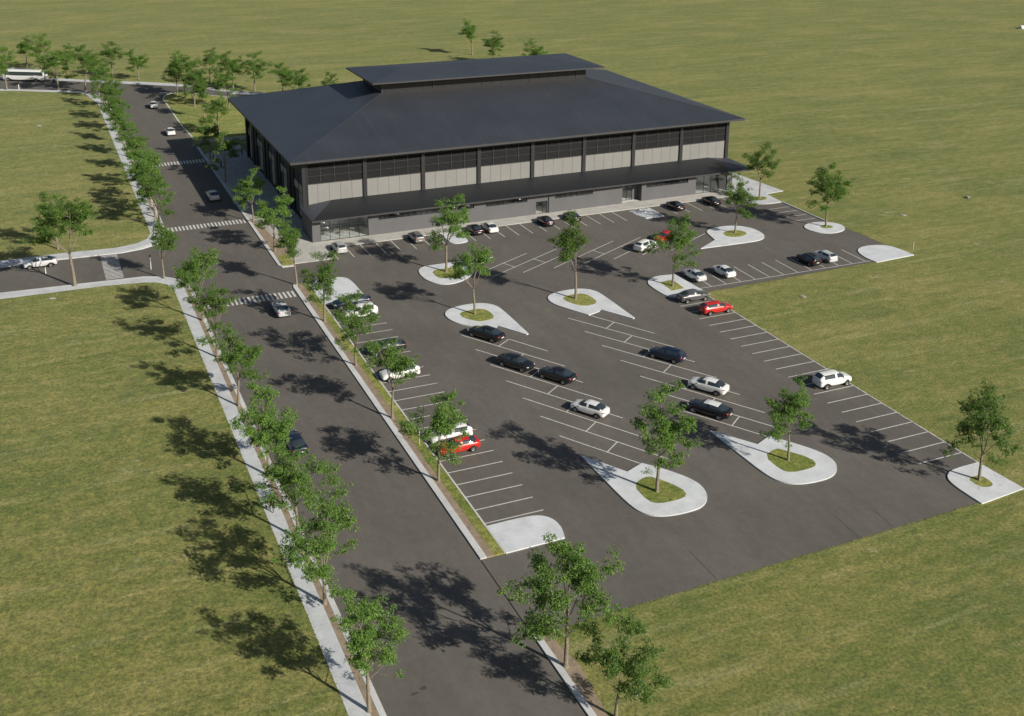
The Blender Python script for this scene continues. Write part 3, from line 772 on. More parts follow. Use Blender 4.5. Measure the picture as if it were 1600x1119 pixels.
# ------------------------------------------------------------------ trees
def grow_tree(seed, H=10.5, spread=1.0, dens=1.0, lean=0.0, fork=.35):
    R = random.Random(seed)
    wood = MB(); lv = []; lf = []
    clumps = []
    def branch(p, d, L, r, lev):
        n = 5 if lev < 2 else 3
        pts = [Vector(p)]; rad = [r]; cur = Vector(p); dr = Vector(d).normalized()
        bend = Vector((R.uniform(-1, 1), R.uniform(-1, 1), 0)) * .12
        for i in range(n):
            up = .10 if lev == 1 else .06
            dr = (dr + bend + Vector((R.uniform(-1, 1), R.uniform(-1, 1), R.uniform(-.6, 1))) * .10 + Vector((0, 0, up))).normalized()
            cur = cur + dr * L / n; pts.append(cur.copy()); rad.append(max(.008, r * (1 - .75 * (i + 1) / n)))
        wood.tube(pts, rad, 7 if lev == 1 else (5 if lev == 2 else 4), cap=lev < 2)
        return pts, dr
    # trunk
    pts = [Vector((0, 0, -.05))]; cur = pts[0].copy(); zf = H * fork
    dr = Vector((R.uniform(-.05, .05) + lean, R.uniform(-.05, .05), 1)).normalized()
    rb = .0165 * H
    rad = [rb * 1.45]
    pts.append(Vector((0, 0, .25))); rad.append(rb); cur = pts[-1].copy()
    for i in range(4):
        cur = cur + dr * (zf - .25) / 4; dr = (dr + Vector((R.uniform(-1, 1), R.uniform(-1, 1), 0)) * .035).normalized()
        pts.append(cur.copy()); rad.append(rb * (1 - .09 * (i + 1)))
    wood.tube(pts, rad, 9, cap=False)
    top = cur; rt = rad[-1]
    nl = R.choice((4, 4, 5)); a0 = R.uniform(0, 2 * PI)
    mains = []
    for i in range(nl):
        a = a0 + 2 * PI * i / nl + R.uniform(-.4, .4)
        tilt = R.uniform(.38, .85) * spread if i else R.uniform(.02, .14)
        d = Vector((math.sin(tilt) * math.cos(a), math.sin(tilt) * math.sin(a), math.cos(tilt)))
        L = (H - zf) * (R.uniform(.52, .74) if i else .90)
        mains.append((top, d, L, rt * (.72 if i == 0 else R.uniform(.42, .58))))
    for i in range(R.choice((0, 1, 2))):   # low side limbs
        j = 4; a = R.uniform(0, 2 * PI)
        d = Vector((math.cos(a), math.sin(a), R.uniform(.25, .6)))
        mains.append((pts[j], d, H * R.uniform(.16, .25) * spread, rt * .32))
    for (p, d, L, r) in mains:
        bp, ed = branch(p, d, L, r, 1)
        nb = max(3, int(round(L * 1.0)))
        clumps.append((bp[-1], .62))
        for k in range(nb):
            t = .32 + .66 * (k + R.random() * .7) / nb
            idx = min(int(t * 5), 4); q = bp[idx].lerp(bp[idx + 1], t * 5 - idx)
            a = k * 2.4 + R.uniform(-.5, .5)
            axis = (bp[idx + 1] - bp[idx]).normalized()
            s = axis.orthogonal().normalized(); s.rotate(Matrix.Rotation(a, 3, axis))
            dd = (axis * R.uniform(.3, .75) + s * 1.0 + Vector((0, 0, .10))).normalized()
            L2 = H * R.uniform(.10, .23) * (1.25 - .55 * t) * spread
            b2, e2 = branch(q, dd, L2, max(.015, r * .35), 2)
            clumps.append((b2[-1], R.uniform(.48, .80)))
            if L2 > 1.0: clumps.append((b2[-2] + Vector((R.uniform(-.3, .3), R.uniform(-.3, .3), R.uniform(-.1, .3))), R.uniform(.35, .55)))
            for m_ in range(R.choice((2, 3))):
                a2 = R.uniform(0, 2 * PI)
                d3 = (e2 * .6 + Vector((math.cos(a2), math.sin(a2), R.uniform(-.1, .7)))).normalized()
                b3, e3 = branch(b2[R.choice((1, 2, 3))], d3, H * R.uniform(.05, .10), .012, 3)
                clumps.append((b3[-1], R.uniform(.34, .62)))
    # leaves: sprays of narrow leaflets hanging round each clump
    for (c, rad_) in clumps:
        if c.z < H * (fork - .06): continue
        ns = int(25 * dens * (rad_ / .55) ** 2) + 3
        for i in range(ns):
            u = Vector((R.gauss(0, 1), R.gauss(0, 1), R.gauss(0, .75)))
            if u.length < .01: continue
            u.normalize()
            rr_ = rad_ * R.uniform(.30, 1.08)
            o = c + Vector((u.x * rr_, u.y * rr_, u.z * rr_ * .70))
            out = (u + Vector((0, 0, -.15))).normalized()
            for k in range(R.choice((5, 6, 7))):
                s = R.uniform(.11, .20)
                d = (out * .8 + Vector((R.uniform(-1, 1), R.uniform(-1, 1), R.uniform(-.9, .5)))).normalized()
                sd = d.cross(Vector((R.uniform(-.6, .6), R.uniform(-.6, .6), 1))).normalized() * s * .27
                q = o + Vector((R.uniform(-.10, .10), R.uniform(-.10, .10), R.uniform(-.08, .08)))
                b = len(lv); droop = Vector((0, 0, -.25 * s))
                lv.extend([tuple(q), tuple(q + d * s * .45 + sd), tuple(q + d * s + droop), tuple(q + d * s * .45 - sd)])
                lf.append((b, b + 1, b + 2, b + 3))
    return wood, lv, lf

TREES = []
def make_variant(seed, H, **k):
    wood, lv, lf = grow_tree(seed, H, **k)
    r = empty('street_tree')
    wood.build('trunk', M['bark'], r, smooth=True)
    c = MB(); c.v = lv; c.f = lf; c.m = [0] * len(lf)
    c.build('crown', M['leaf'], r)
    # true height of what was grown
    return r, max(v[2] for v in lv)
specs = [(11, dict(spread=1.0)), (27, dict(spread=.9)), (33, dict(spread=1.15, dens=.9)), (48, dict(spread=.8, fork=.33)), (59, dict(spread=1.2, dens=.85, fork=.27)), (64, dict(spread=1.0, fork=.34)), (72, dict(spread=.95, dens=1.1)), (85, dict(spread=1.1)), (103, dict(spread=1.42, fork=.33)), (119, dict(spread=1.3, fork=.26))]
for s, k in specs: TREES.append(make_variant(s, 10.5, **k))
used_v = set(); tr = random.Random(3)
def tree(x, y, h, v, label, group, rz=None, sxy=1.02, z=.10):
    root, H0 = TREES[v]
    o = root if v not in used_v else copy_tree(root)
    used_v.add(v)
    s = h / H0
    o.location = (x, y, z); o.rotation_euler = (0, 0, tr.uniform(0, 2 * PI) if rz is None else rz)
    o.scale = (s * sxy, s * sxy, s)
    tag(o, label, 'tree', group)
    return o
GL = 'street trees in the soil strip of the left sidewalk'
ordn = ['nearest the camera', 'second from the bottom', 'third from the bottom', 'fourth from the bottom', 'fifth from the bottom', 'sixth from the bottom', 'seventh from the bottom']
left = [(-22.1, -104.4, 10.0, 0), (-21.9, -91.0, 10.9, 4), (-21.7, -80.9, 10.2, 2), (-21.9, -68.9, 10.0, 6), (-21.8, -52.5, 10.4, 5), (-21.8, -38.4, 10.2, 1), (-21.6, -25.8, 10.8, 7)]
for (x, y, h, v), n in zip(left, ordn):
    tree(x, y, h, v, 'street tree on the left sidewalk, %s of the photo' % n if 'bottom' in n else 'street tree on the left sidewalk, lowest in the photo', GL)
tree(-24.3, -7.4, 9.9, 3, 'slim street tree at the curved sidewalk corner south of the side street', GL)
up = [(-21.9, 17.0, 10), (-21.8, 23.6, 10.2), (-21.8, 30.3, 10.4), (-21.8, 42.5, 10), (-21.6, 54.9, 9.7), (-21.8, 68.0, 9.8), (-21.8, 80.6, 9.8), (-22.1, 92.5, 9.8), (-22.3, 104.4, 10), (-22.5, 119.9, 10.2), (-22.7, 132.5, 10.6)]
nm = ['first tree above the side street on the left sidewalk, beside the crosswalk end', 'second tree above the side street on the left sidewalk', 'third tree above the side street on the left sidewalk', 'fourth tree above the side street on the left sidewalk', 'left sidewalk tree level with the farthest road crosswalk, just below it', 'left sidewalk tree just above the farthest road crosswalk', 'left sidewalk tree level with the nearer of the two distant cars', 'left sidewalk tree between the two distant silver cars', 'left sidewalk tree just below the farther distant car', 'left sidewalk tree level with the farther distant car', 'last left sidewalk tree at the bend into the far road']
for i, ((x, y, h), l) in enumerate(zip(up, nm)): tree(x, y, h, (i * 3 + 1) % 8, l, GL, sxy=1.1)
GR = 'street trees in the verge between road and parking lot'
right = [(-6.4, -76.5, 10.1, 2, 'verge tree rising in front of the red sedan in the left parking row'), (-6.6, -62.1, 9.9, 7, 'verge tree in front of empty bays, between the red car and the white hatchback'),
         (-6.5, -47.3, 9.9, 4, 'verge tree in front of the dark grey sedan of the left parking row'), (-6.5, -32.3, 10.4, 0, 'verge tree in front of the white crossover beside the pale end island'),
         (-6.8, -17.5, 10.6, 3, 'verge tree at the upper tip of the planting strip, by the building corner drive'), (-6.6, -1.8, 10.6, 6, 'tree on the small grassy tip beside the building corner, sunlit'),
         (-6.7, 14.5, 10.0, 5, 'tree at the start of the bare soil strip beside the middle crosswalk'), (-6.7, 41.2, 9.8, 1, 'shaded tree on the paved forecourt left of the building'), (-6.5, 59.9, 9.4, 2, 'shaded tree near the farthest crosswalk on the paved forecourt'),
         (-6.7, -105.8, 12.2, 8, 'tall forked tree at the lot entrance, largest tree in the foreground'), (-5.7, -112.0, 8.6, 9, 'smaller tree on the lower verge, cut by the bottom edge of the photo')]
for x, y, h, v, l in right: tree(x, y, h, v, l, GR, sxy=.95 if y < -100 else 1.0)
GI = 'trees on the traffic islands of the parking lot'
isl = [(15.3, -20.9, 12.0, 1, 'tree on the rounded island nearest the grey building wall'), (13.1, -37.9, 10.6, 7, 'tree on the left teardrop island above the black sedans'), (28.5, -38.2, 12.8, 3, 'tall slim tree on the middle teardrop island'),
       (44.0, -39.2, 11.1, 2, 'tree on the angular island beside the grey sedan'), (66.8, -22.1, 10.8, 5, 'tree on the broad island with a spout in front of the glazed corner'), (83.3, -25.2, 12.0, 6, 'tree on the round disc island at the right edge of the lot'),
       (12.8, -86.9, 11.8, 0, 'tree on the lowest teardrop island, in front of slanted bay lines'), (28.6, -87.0, 9.6, 5, 'tree on the teardrop island behind the black coupe'), (44.1, -97.8, 10.8, 4, 'tree on the wedge shaped island in the lower right corner of the lot')]
for x, y, h, v, l in isl: tree(x, y, h, v, l, GI, z=.14, sxy=1.0)
tree(82.7, -6.9, 10.6, 7, 'tree in a small soil pit on the plaza right of the building', 'trees by the building end', z=.13)
GF = 'trees round the far road and the triangle of grass'
far = [(-36.6, -5.6, 13.4, 7, 'broad tree on the lower sidewalk of the side street, beside the silver sedan', 1.12), (-38.1, 12.4, 9.6, 2, 'tree on the lawn just above the side street, partly behind a bigger tree', 1),
       (-44.5, 153.6, 11.6, 0, 'tree at the left picture edge in front of the white bus', 1), (-38.8, 184, 9.4, 3, 'small tree behind the bus, left one of two on the lawn', 1), (-35.0, 182, 10.4, 4, 'taller tree behind the bus, right one of two on the lawn', 1),
       (-31.8, 147.9, 10.8, 1, 'tree in front of the trailer behind the bus', 1.1), (-28.4, 166.9, 9.0, 5, 'tree on the far side of the far road, right of the trailer', 1), (-25.3, 143.8, 12.4, 7, 'tallest tree at the junction of the sidewalk and the far road', 1),
       (-16.8, 162.2, 10.2, 2, 'lone tree beyond the far road kerb with bare trunk', 1), (-10.4, 156, 8.6, 6, 'short lone tree beyond the far road, next to the bare trunked one', 1),
       (-3.3, 131.2, 11.0, 4, 'left tree at the rounded tip of the grass triangle', .9), (-2.0, 125.6, 11.2, 7, 'second tree from the tip of the grass triangle', .9), (-1.5, 113.7, 10.6, 1, 'third tree from the tip of the grass triangle', .9), (-1.0, 121.0, 9.0, 0, 'thin low tree half hidden between others in the grass triangle', .8),
       (-1.4, 99.8, 10.8, 3, 'tree in the middle of the grass triangle', .9), (-1.0, 81.4, 9.6, 5, 'tree at the lower edge of the grass triangle, beside the roof', 1),
       (6.9, 142.0, 9.8, 2, 'tree beyond the far road with leaning bare limbs', 1), (11.4, 131.8, 10.6, 6, 'tree beyond the far road left of the roof corner, standing free', 1), (16.5, 128.5, 10.2, 0, 'bushy tree beyond the far road, just above the roof corner', 1.05),
       (20.5, 113, 9.8, 7, 'bushy tree top showing over the left roof slope', 1.05), (23.0, 106, 9.2, 2, 'low crown showing over the roof, rightmost of its clump', 1), (6.0, 108, 9.6, 1, 'tree in the right part of the grass triangle behind the roof corner', 1)]
for i, (x, y, h, v, l, s) in enumerate(far): tree(x, y, h * 1.05, v, l, GF, sxy=s * (1.2 if i > 1 else 1))
GB = 'lone trees on the field behind the building'
tree(29.2, 96.5, 9.8, 4, 'small crown peeping over the roof left of the lantern roof', GB)
tree(93.0, 162.0, 11.6, 3, 'tallest of three trees behind the lantern roof, with pale trunk', GB, sxy=1.35)
tree(93.0, 144.5, 10.2, 5, 'middle of three trees behind the lantern roof', GB, sxy=1.35)
tree(96.8, 124.5, 10.2, 0, 'rightmost and lowest of three trees behind the lantern roof', GB, sxy=1.3)

# ------------------------------------------------------------------ vehicles
def split_subsurf(mb, nslots, names, mats, root, levels=2):
    me = bpy.data.meshes.new('tmp'); me.from_pydata(mb.v, [], mb.f)
    for i in range(nslots): me.materials.append(None)
    me.polygons.foreach_set('material_index', mb.m)
    me.update()
    ob = bpy.data.objects.new('tmp', me); COL.objects.link(ob)
    md = ob.modifiers.new('s', 'SUBSURF'); md.levels = levels; md.render_levels = levels
    bpy.context.view_layer.update()
    ev = ob.evaluated_get(bpy.context.evaluated_depsgraph_get()).to_mesh()
    vs = [tuple(v.co) for v in ev.vertices]
    fs = [(p.material_index, tuple(p.vertices)) for p in ev.polygons]
    bpy.data.objects.remove(ob)
    out = {}
    for i in range(nslots):
        if not names[i]: continue
        mp = {}; m = MB()
        for mi, f in fs:
            if mi != i: continue
            idx = []
            for v in f:
                if v not in mp: mp[v] = len(m.v); m.v.append(vs[v])
                idx.append(mp[v])
            m.f.append(tuple(idx)); m.m.append(0)
        if m.f: out[i] = m.build(names[i], mats[i], root, smooth=True)
    return out

def ring(x, zb, w, zm, zbelt, wb, p5, p6, z7):
    R = [(x, 0, zb), (x, -w * .82, zb), (x, -w * .98, zb + .06), (x, -w, max(zm, zb + .12)), (x, -wb, zbelt), (x, -p5[0], p5[1]), (x, -p6[0], p6[1]), (x, 0, z7)]
    return R + [(x, -y, z) for (x, y, z) in R[6:0:-1]]

SEDAN = [(-2.30, .42, .68, .64, .84, .64, (.58, .94), (.34, .97), .98), (-2.22, .30, .84, .66, .93, .81, (.74, 1.03), (.48, 1.06), 1.075), (-1.90, .28, .90, .66, .96, .88, (.79, 1.06), (.56, 1.11), 1.125),
         (-1.74, .56, .905, .68, .96, .89, (.80, 1.05), (.60, 1.19), 1.215), (-1.38, .68, .91, .80, .96, .89, (.81, 1.03), (.61, 1.38), 1.41), (-1.06, .56, .915, .68, .96, .89, (.82, 1.02), (.62, 1.46), 1.495),
         (-.86, .27, .92, .62, .95, .895, (.82, 1.01), (.63, 1.49), 1.525), (-.12, .26, .925, .60, .94, .895, (.82, 1.00), (.64, 1.52), 1.56), (-.02, .26, .925, .60, .94, .895, (.82, 1.00), (.64, 1.52), 1.56),
         (.45, .26, .92, .60, .93, .89, (.82, .99), (.62, 1.47), 1.51), (1.08, .27, .915, .60, .93, .88, (.81, .98), (.64, 1.13), 1.15), (1.24, .56, .91, .68, .92, .87, (.79, .97), (.56, 1.05), 1.07),
         (1.44, .68, .905, .78, .90, .865, (.77, .955), (.52, 1.01), 1.03), (1.68, .56, .90, .66, .87, .84, (.75, .93), (.50, .98), .995), (1.84, .28, .88, .56, .84, .82, (.73, .90), (.48, .94), .955),
         (2.14, .26, .80, .54, .74, .75, (.65, .82), (.42, .85), .86), (2.28, .34, .66, .50, .64, .63, (.54, .71), (.34, .73), .74)]
def vary(S, roof=0, zs=1.0, hatch=False, high=0):
    out = []
    for s in S:
        s = list(s)
        if hatch and s[0] <= -.9:
            x = s[0]
            if x < -2.28: s[6] = (.62, 1.02); s[7] = (.50, 1.06); s[8] = 1.07; s[4] = .88
            elif x < -2.2: s[6] = (.76, 1.06); s[7] = (.58, 1.20); s[8] = 1.22; s[4] = .95
            elif x < -1.85: s[6] = (.80, 1.06); s[7] = (.60, 1.40 + roof); s[8] = 1.43 + roof
            else: s[6] = (.81, 1.04); s[7] = (.62, 1.48 + roof); s[8] = 1.52 + roof
        elif s[7][1] > 1.15:
            s[7] = (s[7][0], s[7][1] + roof); s[8] += roof
        if high:
            s[1] += high * .35; s[3] += high * .6; s[4] += high; s[6] = (s[6][0], s[6][1] + high); s[7] = (s[7][0], s[7][1] + high); s[8] += high
        out.append(tuple(s))
    return out

def wheel_mesh(r, wd):
    ty = MB(); n = 20
    prof = [(r * .62, -wd / 2), (r * .93, -wd / 2), (r, -wd / 2 + .03), (r, wd / 2 - .03), (r * .93, wd / 2), (r * .62, wd / 2)]
    for i in range(n):
        for j in range(len(prof) - 1):
            q = []
            for (jj, ii) in ((j, i), (j + 1, i), (j + 1, i + 1), (j, i + 1)):
                a = 2 * PI * ii / n; q.append((prof[jj][0] * math.cos(a), prof[jj][1], prof[jj][0] * math.sin(a)))
            ty.poly(q)
    rm = MB()
    for sgn in (-1, 1):
        y = sgn * (wd / 2 - .045)
        for i in range(n):
            a, b = 2 * PI * i / n, 2 * PI * (i + 1) / n
            rm.poly([(r * .63 * math.cos(a), y + sgn * .03, r * .63 * math.sin(a)), (r * .63 * math.cos(b), y + sgn * .03, r * .63 * math.sin(b)), (r * .52 * math.cos(b), y, r * .52 * math.sin(b)), (r * .52 * math.cos(a), y, r * .52 * math.sin(a))])
        for k in range(5):
            a = 2 * PI * k / 5
            c, s = math.cos(a), math.sin(a); h = r * .13
            pts = [(-s * h * .8, c * h * .8), (r * .54 * c - s * h, r * .54 * s + c * h), (r * .54 * c + s * h, r * .54 * s - c * h), (s * h * .8, -c * h * .8)]
            rm.poly([(p[0], y + sgn * .012, p[1]) for p in pts])
        rm.poly([(r * .15 * math.cos(2 * PI * i / 10), y + sgn * .016, r * .15 * math.sin(2 * PI * i / 10)) for i in range(10)])
    hb = MB(); hb.poly([(r * .6 * math.cos(2 * PI * i / n), 0, r * .6 * math.sin(2 * PI * i / n)) for i in range(n)])
    return ty, rm, hb

def make_car(name, paint_key, style='sedan', roof_paint=None):
    st = {'sedan': vary(SEDAN), 'coupe': vary(SEDAN, roof=-.06), 'hatch': vary(SEDAN, roof=.03, hatch=True), 'suv': vary(SEDAN, roof=.12, hatch=True, high=.10)}[style]
    root = empty(name)
    mb = MB()
    for s in st: mb.v += ring(*s)
    n = 14; ns = len(st)
    for i in range(ns - 1):
        xa, xb = st[i][0], st[i + 1][0]
        for j in range(n):
            k = 0
            if j in (6, 7):
                if xa >= .44 and xb <= 1.25: k = 1                       # windscreen
                elif style in ('sedan', 'coupe') and xa >= -1.91 and xb <= -1.05: k = 2
                elif style in ('hatch', 'suv') and xa >= -2.23 and xb <= -1.70: k = 2
                elif xa >= -1.1 and xb <= .46 or (style in ('hatch', 'suv') and -1.8 < xa < .44): k = 5
            if j in (5, 8):
                lo = -1.75
                if xa >= lo and xb <= 1.09 and not (abs(xa + .12) < .01): k = 3 if j == 5 else 4
            mb.f.append((i * n + j, i * n + (j + 1) % n, (i + 1) * n + (j + 1) % n, (i + 1) * n + j)); mb.m.append(k)
    mb.f.append(tuple(range(n - 1, -1, -1))); mb.m.append(0)
    mb.f.append(tuple((ns - 1) * n + j for j in range(n))); mb.m.append(0)
    pm = PAINT[paint_key]
    split_subsurf(mb, 6, ['body', 'windscreen', 'rear_window', 'side_window', 'side_window', 'roof'], [pm, M['car_glass'], M['car_glass'], M['car_glass'], M['car_glass'], PAINT[roof_paint] if roof_paint else pm], root)
    wz = .335; 
    tm, rm, hb = wheel_mesh(.335, .22)
    for x in (1.44, -1.38):
        for sy in (-1, 1):
            wh = tm.build('tyre', M['tyre'], None, smooth=True)
            w0 = empty('wheel', (x, sy * .79, wz)); w0.parent = root
            wh.parent = w0
            r_ = rm.build('rim', M['rim'], w0); h_ = hb.build('hub', M['hub_dark'], w0)
    hi = .10 if style == 'suv' else 0
    for sy in (-1, 1):
        m = MB(); m.tube([(1.98, sy * .79, .75 + hi), (2.12, sy * .69, .75 + hi), (2.20, sy * .55, .745 + hi)], [.05, .075, .05], 8); m.build('headlight', M['headlight_glass'], root, smooth=True)
        m = MB(); m.tube([(-2.04, sy * .845, .90 + hi), (-2.18, sy * .76, .90 + hi), (-2.265, sy * .56, .89 + hi)], [.04, .075, .055], 8); m.build('tail_light', M['tail_red'], root, smooth=True)
        m = MB(); m.box(.80, .90, min(sy * .86, sy * .98), max(sy * .86, sy * .98), .96 + hi, 1.06 + hi); m.build('mirror', pm, root)
    m = MB(); m.box(-2.335, -2.295, -.25, .25, .62 + hi, .74 + hi); m.build('number_plate', M['plate'], root)
    for xa_, xb_ in ((-2.255, -2.17), (2.18, 2.255)):
        m = MB(); m.box(xa_, xb_, -.50, .50, .40 + hi * .4, .50 + hi * .4); m.build('bumper_trim', M['plastic_black'], root)
    if style == 'suv':
        for sy in (-1, 1):
            m = MB(); m.tube([(-1.7, sy * .58, 1.72), (0.1, sy * .60, 1.80)], [.022, .022], 6); m.build('roof_rail', M['steel'], root)
    if style in ('sedan', 'coupe') and paint_key in ('silver', 'red'):
        m = MB(); m.slab([(-.45, -.35), (.2, -.35), (.2, .35), (-.45, .35)], 1.45, 1.532); m.build('sunroof', M['car_glass'], root)
    return root

protos = {}
def car(x, y, ang, kind, paint_key, label, group, L=1.0, S=1.05, roof=None, name='parked_car', z=.012):
    key = (kind, paint_key, roof)
    if key in protos: o = copy_tree(protos[key])
    else: o = make_car(name, paint_key, kind, roof); protos[key] = o
    o.name = name if o.name.split('.')[0] != name else o.name
    o.location = (x, y, z); o.rotation_euler = (0, 0, math.radians(ang)); o.scale = (S * L, S, S)
    tag(o, label, 'car', group)
    return o
G1 = 'cars parked in front of the building'
car(2.95, -5.25, 90, 'hatch', 'pale_grey', 'silver grey hatchback parked left end of the building row, below the glazed corner', G1, S=1.0, L=.94)
car(16.0, -5.05, 90, 'hatch', 'bronze', 'taupe grey hatchback with dark rear window parked alone under the grey wall', G1, S=1.0, L=.94)
car(26.4, -5.0, 90, 'coupe', 'black', 'black sedan with red tail lights right beside a white-tailed car at the wall', G1, S=1.0, L=.94)
car(29.1, -4.95, 90, 'sedan', 'white', 'pale silver sedan immediately right of a black sedan at the wall', G1, S=1.0, L=.94)
car(39.4, -5.3, 90, 'coupe', 'black', 'black car parked below the single glass door', G1, S=1.0, L=.94)
car(44.7, -4.9, 90, 'coupe', 'black', 'black car partly behind the top of the tall island tree, at the wall', G1, S=1.0, L=.94)
car(64.9, -6.2, 90, 'coupe', 'black', 'black car parked just right of the crumpled plastic sheet', G1, S=1.0, L=.94)
car(72.6, -6.1, 90, 'coupe', 'black', 'black car parked at the right end of the building, below the glazed corner room', G1, S=1.0, L=.94)
G2 = 'cars parked in the upper right row'
car(48.75, -37.6, 92, 'sedan', 'silver', 'silver sedan touching the angular island in the upper right row', G2, S=1.0, L=.96)
car(53.75, -37.9, 92, 'sedan', 'white', 'white silver sedan second in the upper right row with a free bay to its left', G2, S=1.0, L=.96)
car(69.0, -38.7, 92, 'suv', 'black', 'black wagon in the upper right row, left of a silver sedan', G2, S=1.0, L=.96)
car(72.4, -38.4, 92, 'hatch', 'silver', 'silver car tucked against the black wagon in the upper right row', G2, S=1.0, L=.96)
G3 = 'cars parked in the right-hand column'
car(43.9, -44.85, 0, 'sedan', 'grey', 'dark grey sedan parked against the angular island', G3)
car(44.4, -49.85, 0, 'hatch', 'red', 'red hatchback at the top of the right-hand column of bays', G3)
car(44.6, -74.35, 0, 'suv', 'white', 'white station wagon with roof rails parked alone in the right-hand column', G3)
G4 = 'cars parked in the slanted bays'
car(48.75, -23.15, 27, 'hatch', 'white', 'white hatchback in a slanted bay behind a red car', G4)
car(53.9, -20.6, 207, 'sedan', 'red', 'red sedan nose to nose with a white hatchback, half behind a tree', G4, S=1.03)
car(11.6, -45.6, 121.5, 'sedan', 'black', 'black sedan just under the teardrop island, uppermost black car of the left slanted block', G4, L=1.1)
car(11.6, -55.2, -58.5, 'sedan', 'black', 'black sedan facing the viewer, headlights toward another black sedan', G4)
car(14.75, -60.25, 121.5, 'sedan', 'black', 'black sedan seen from behind, nose to the front of another black sedan', G4)
car(14.45, -69.4, 121.5, 'sedan', 'white', 'white sedan alone in the left slanted block', G4, S=.98)
car(30.1, -60.4, 121.5, 'hatch', 'navy', 'dark blue grey hatchback uppermost in the middle slanted block', G4)
car(30.0, -69.85, 121.5, 'sedan', 'white', 'white sedan above the black coupe in the middle slanted block', G4)
car(26.9, -74.85, 121.5, 'coupe', 'black', 'black coupe with a white roof in the middle slanted block', G4, roof='white', L=1.08)
G5 = 'cars parked in the left column beside the verge'
car(-1.6, -28.3, 181, 'sedan', 'navy', 'dark blue sedan next to the pale bare island, topmost in the left column', G5, L=1.15)
car(-1.6, -32.45, 180, 'suv', 'white', 'white crossover parked just below the dark blue sedan', G5)
car(-1.75, -44.75, 180, 'sedan', 'charcoal', 'charcoal sedan in the left column behind leaves', G5, L=1.03)
car(-2.5, -52.35, 180, 'hatch', 'white', 'white hatchback in the left column largely behind a verge tree', G5)
car(-2.3, -68.9, 180, 'hatch', 'white', 'white car right behind the red sedan, mostly hidden by leaves', G5)
car(-2.35, -71.5, 180, 'sedan', 'red', 'red sedan with dark sunroof in the left column', G5, S=1.0)
G6 = 'cars driving on the road'
car(-11.2, -26.9, 90, 'sedan', 'silver', 'silver sedan driving away just below the nearest crosswalk', G6, name='car')
car(-10.7, 31.5, 91, 'sedan', 'silver', 'silver sedan in the building shadow on the road between two crosswalks', G6, name='car')
car(-11.1, 86.0, 90, 'sedan', 'white', 'nearer of the two small distant white cars beyond the farthest crosswalk', G6, name='car')
car(-11.1, 117.0, 90, 'sedan', 'white', 'farthest small white car, near the rounded tip of the grass triangle', G6, name='car')
car(-18.1, -64.2, 92, 'sedan', 'navy', 'dark blue car on the road edge mostly hidden by tree crowns', G6, name='car')
car(-40.9, 5.2, 180, 'sedan', 'silver', 'silver sedan on the side street at the left edge of the photo', G6, name='car')

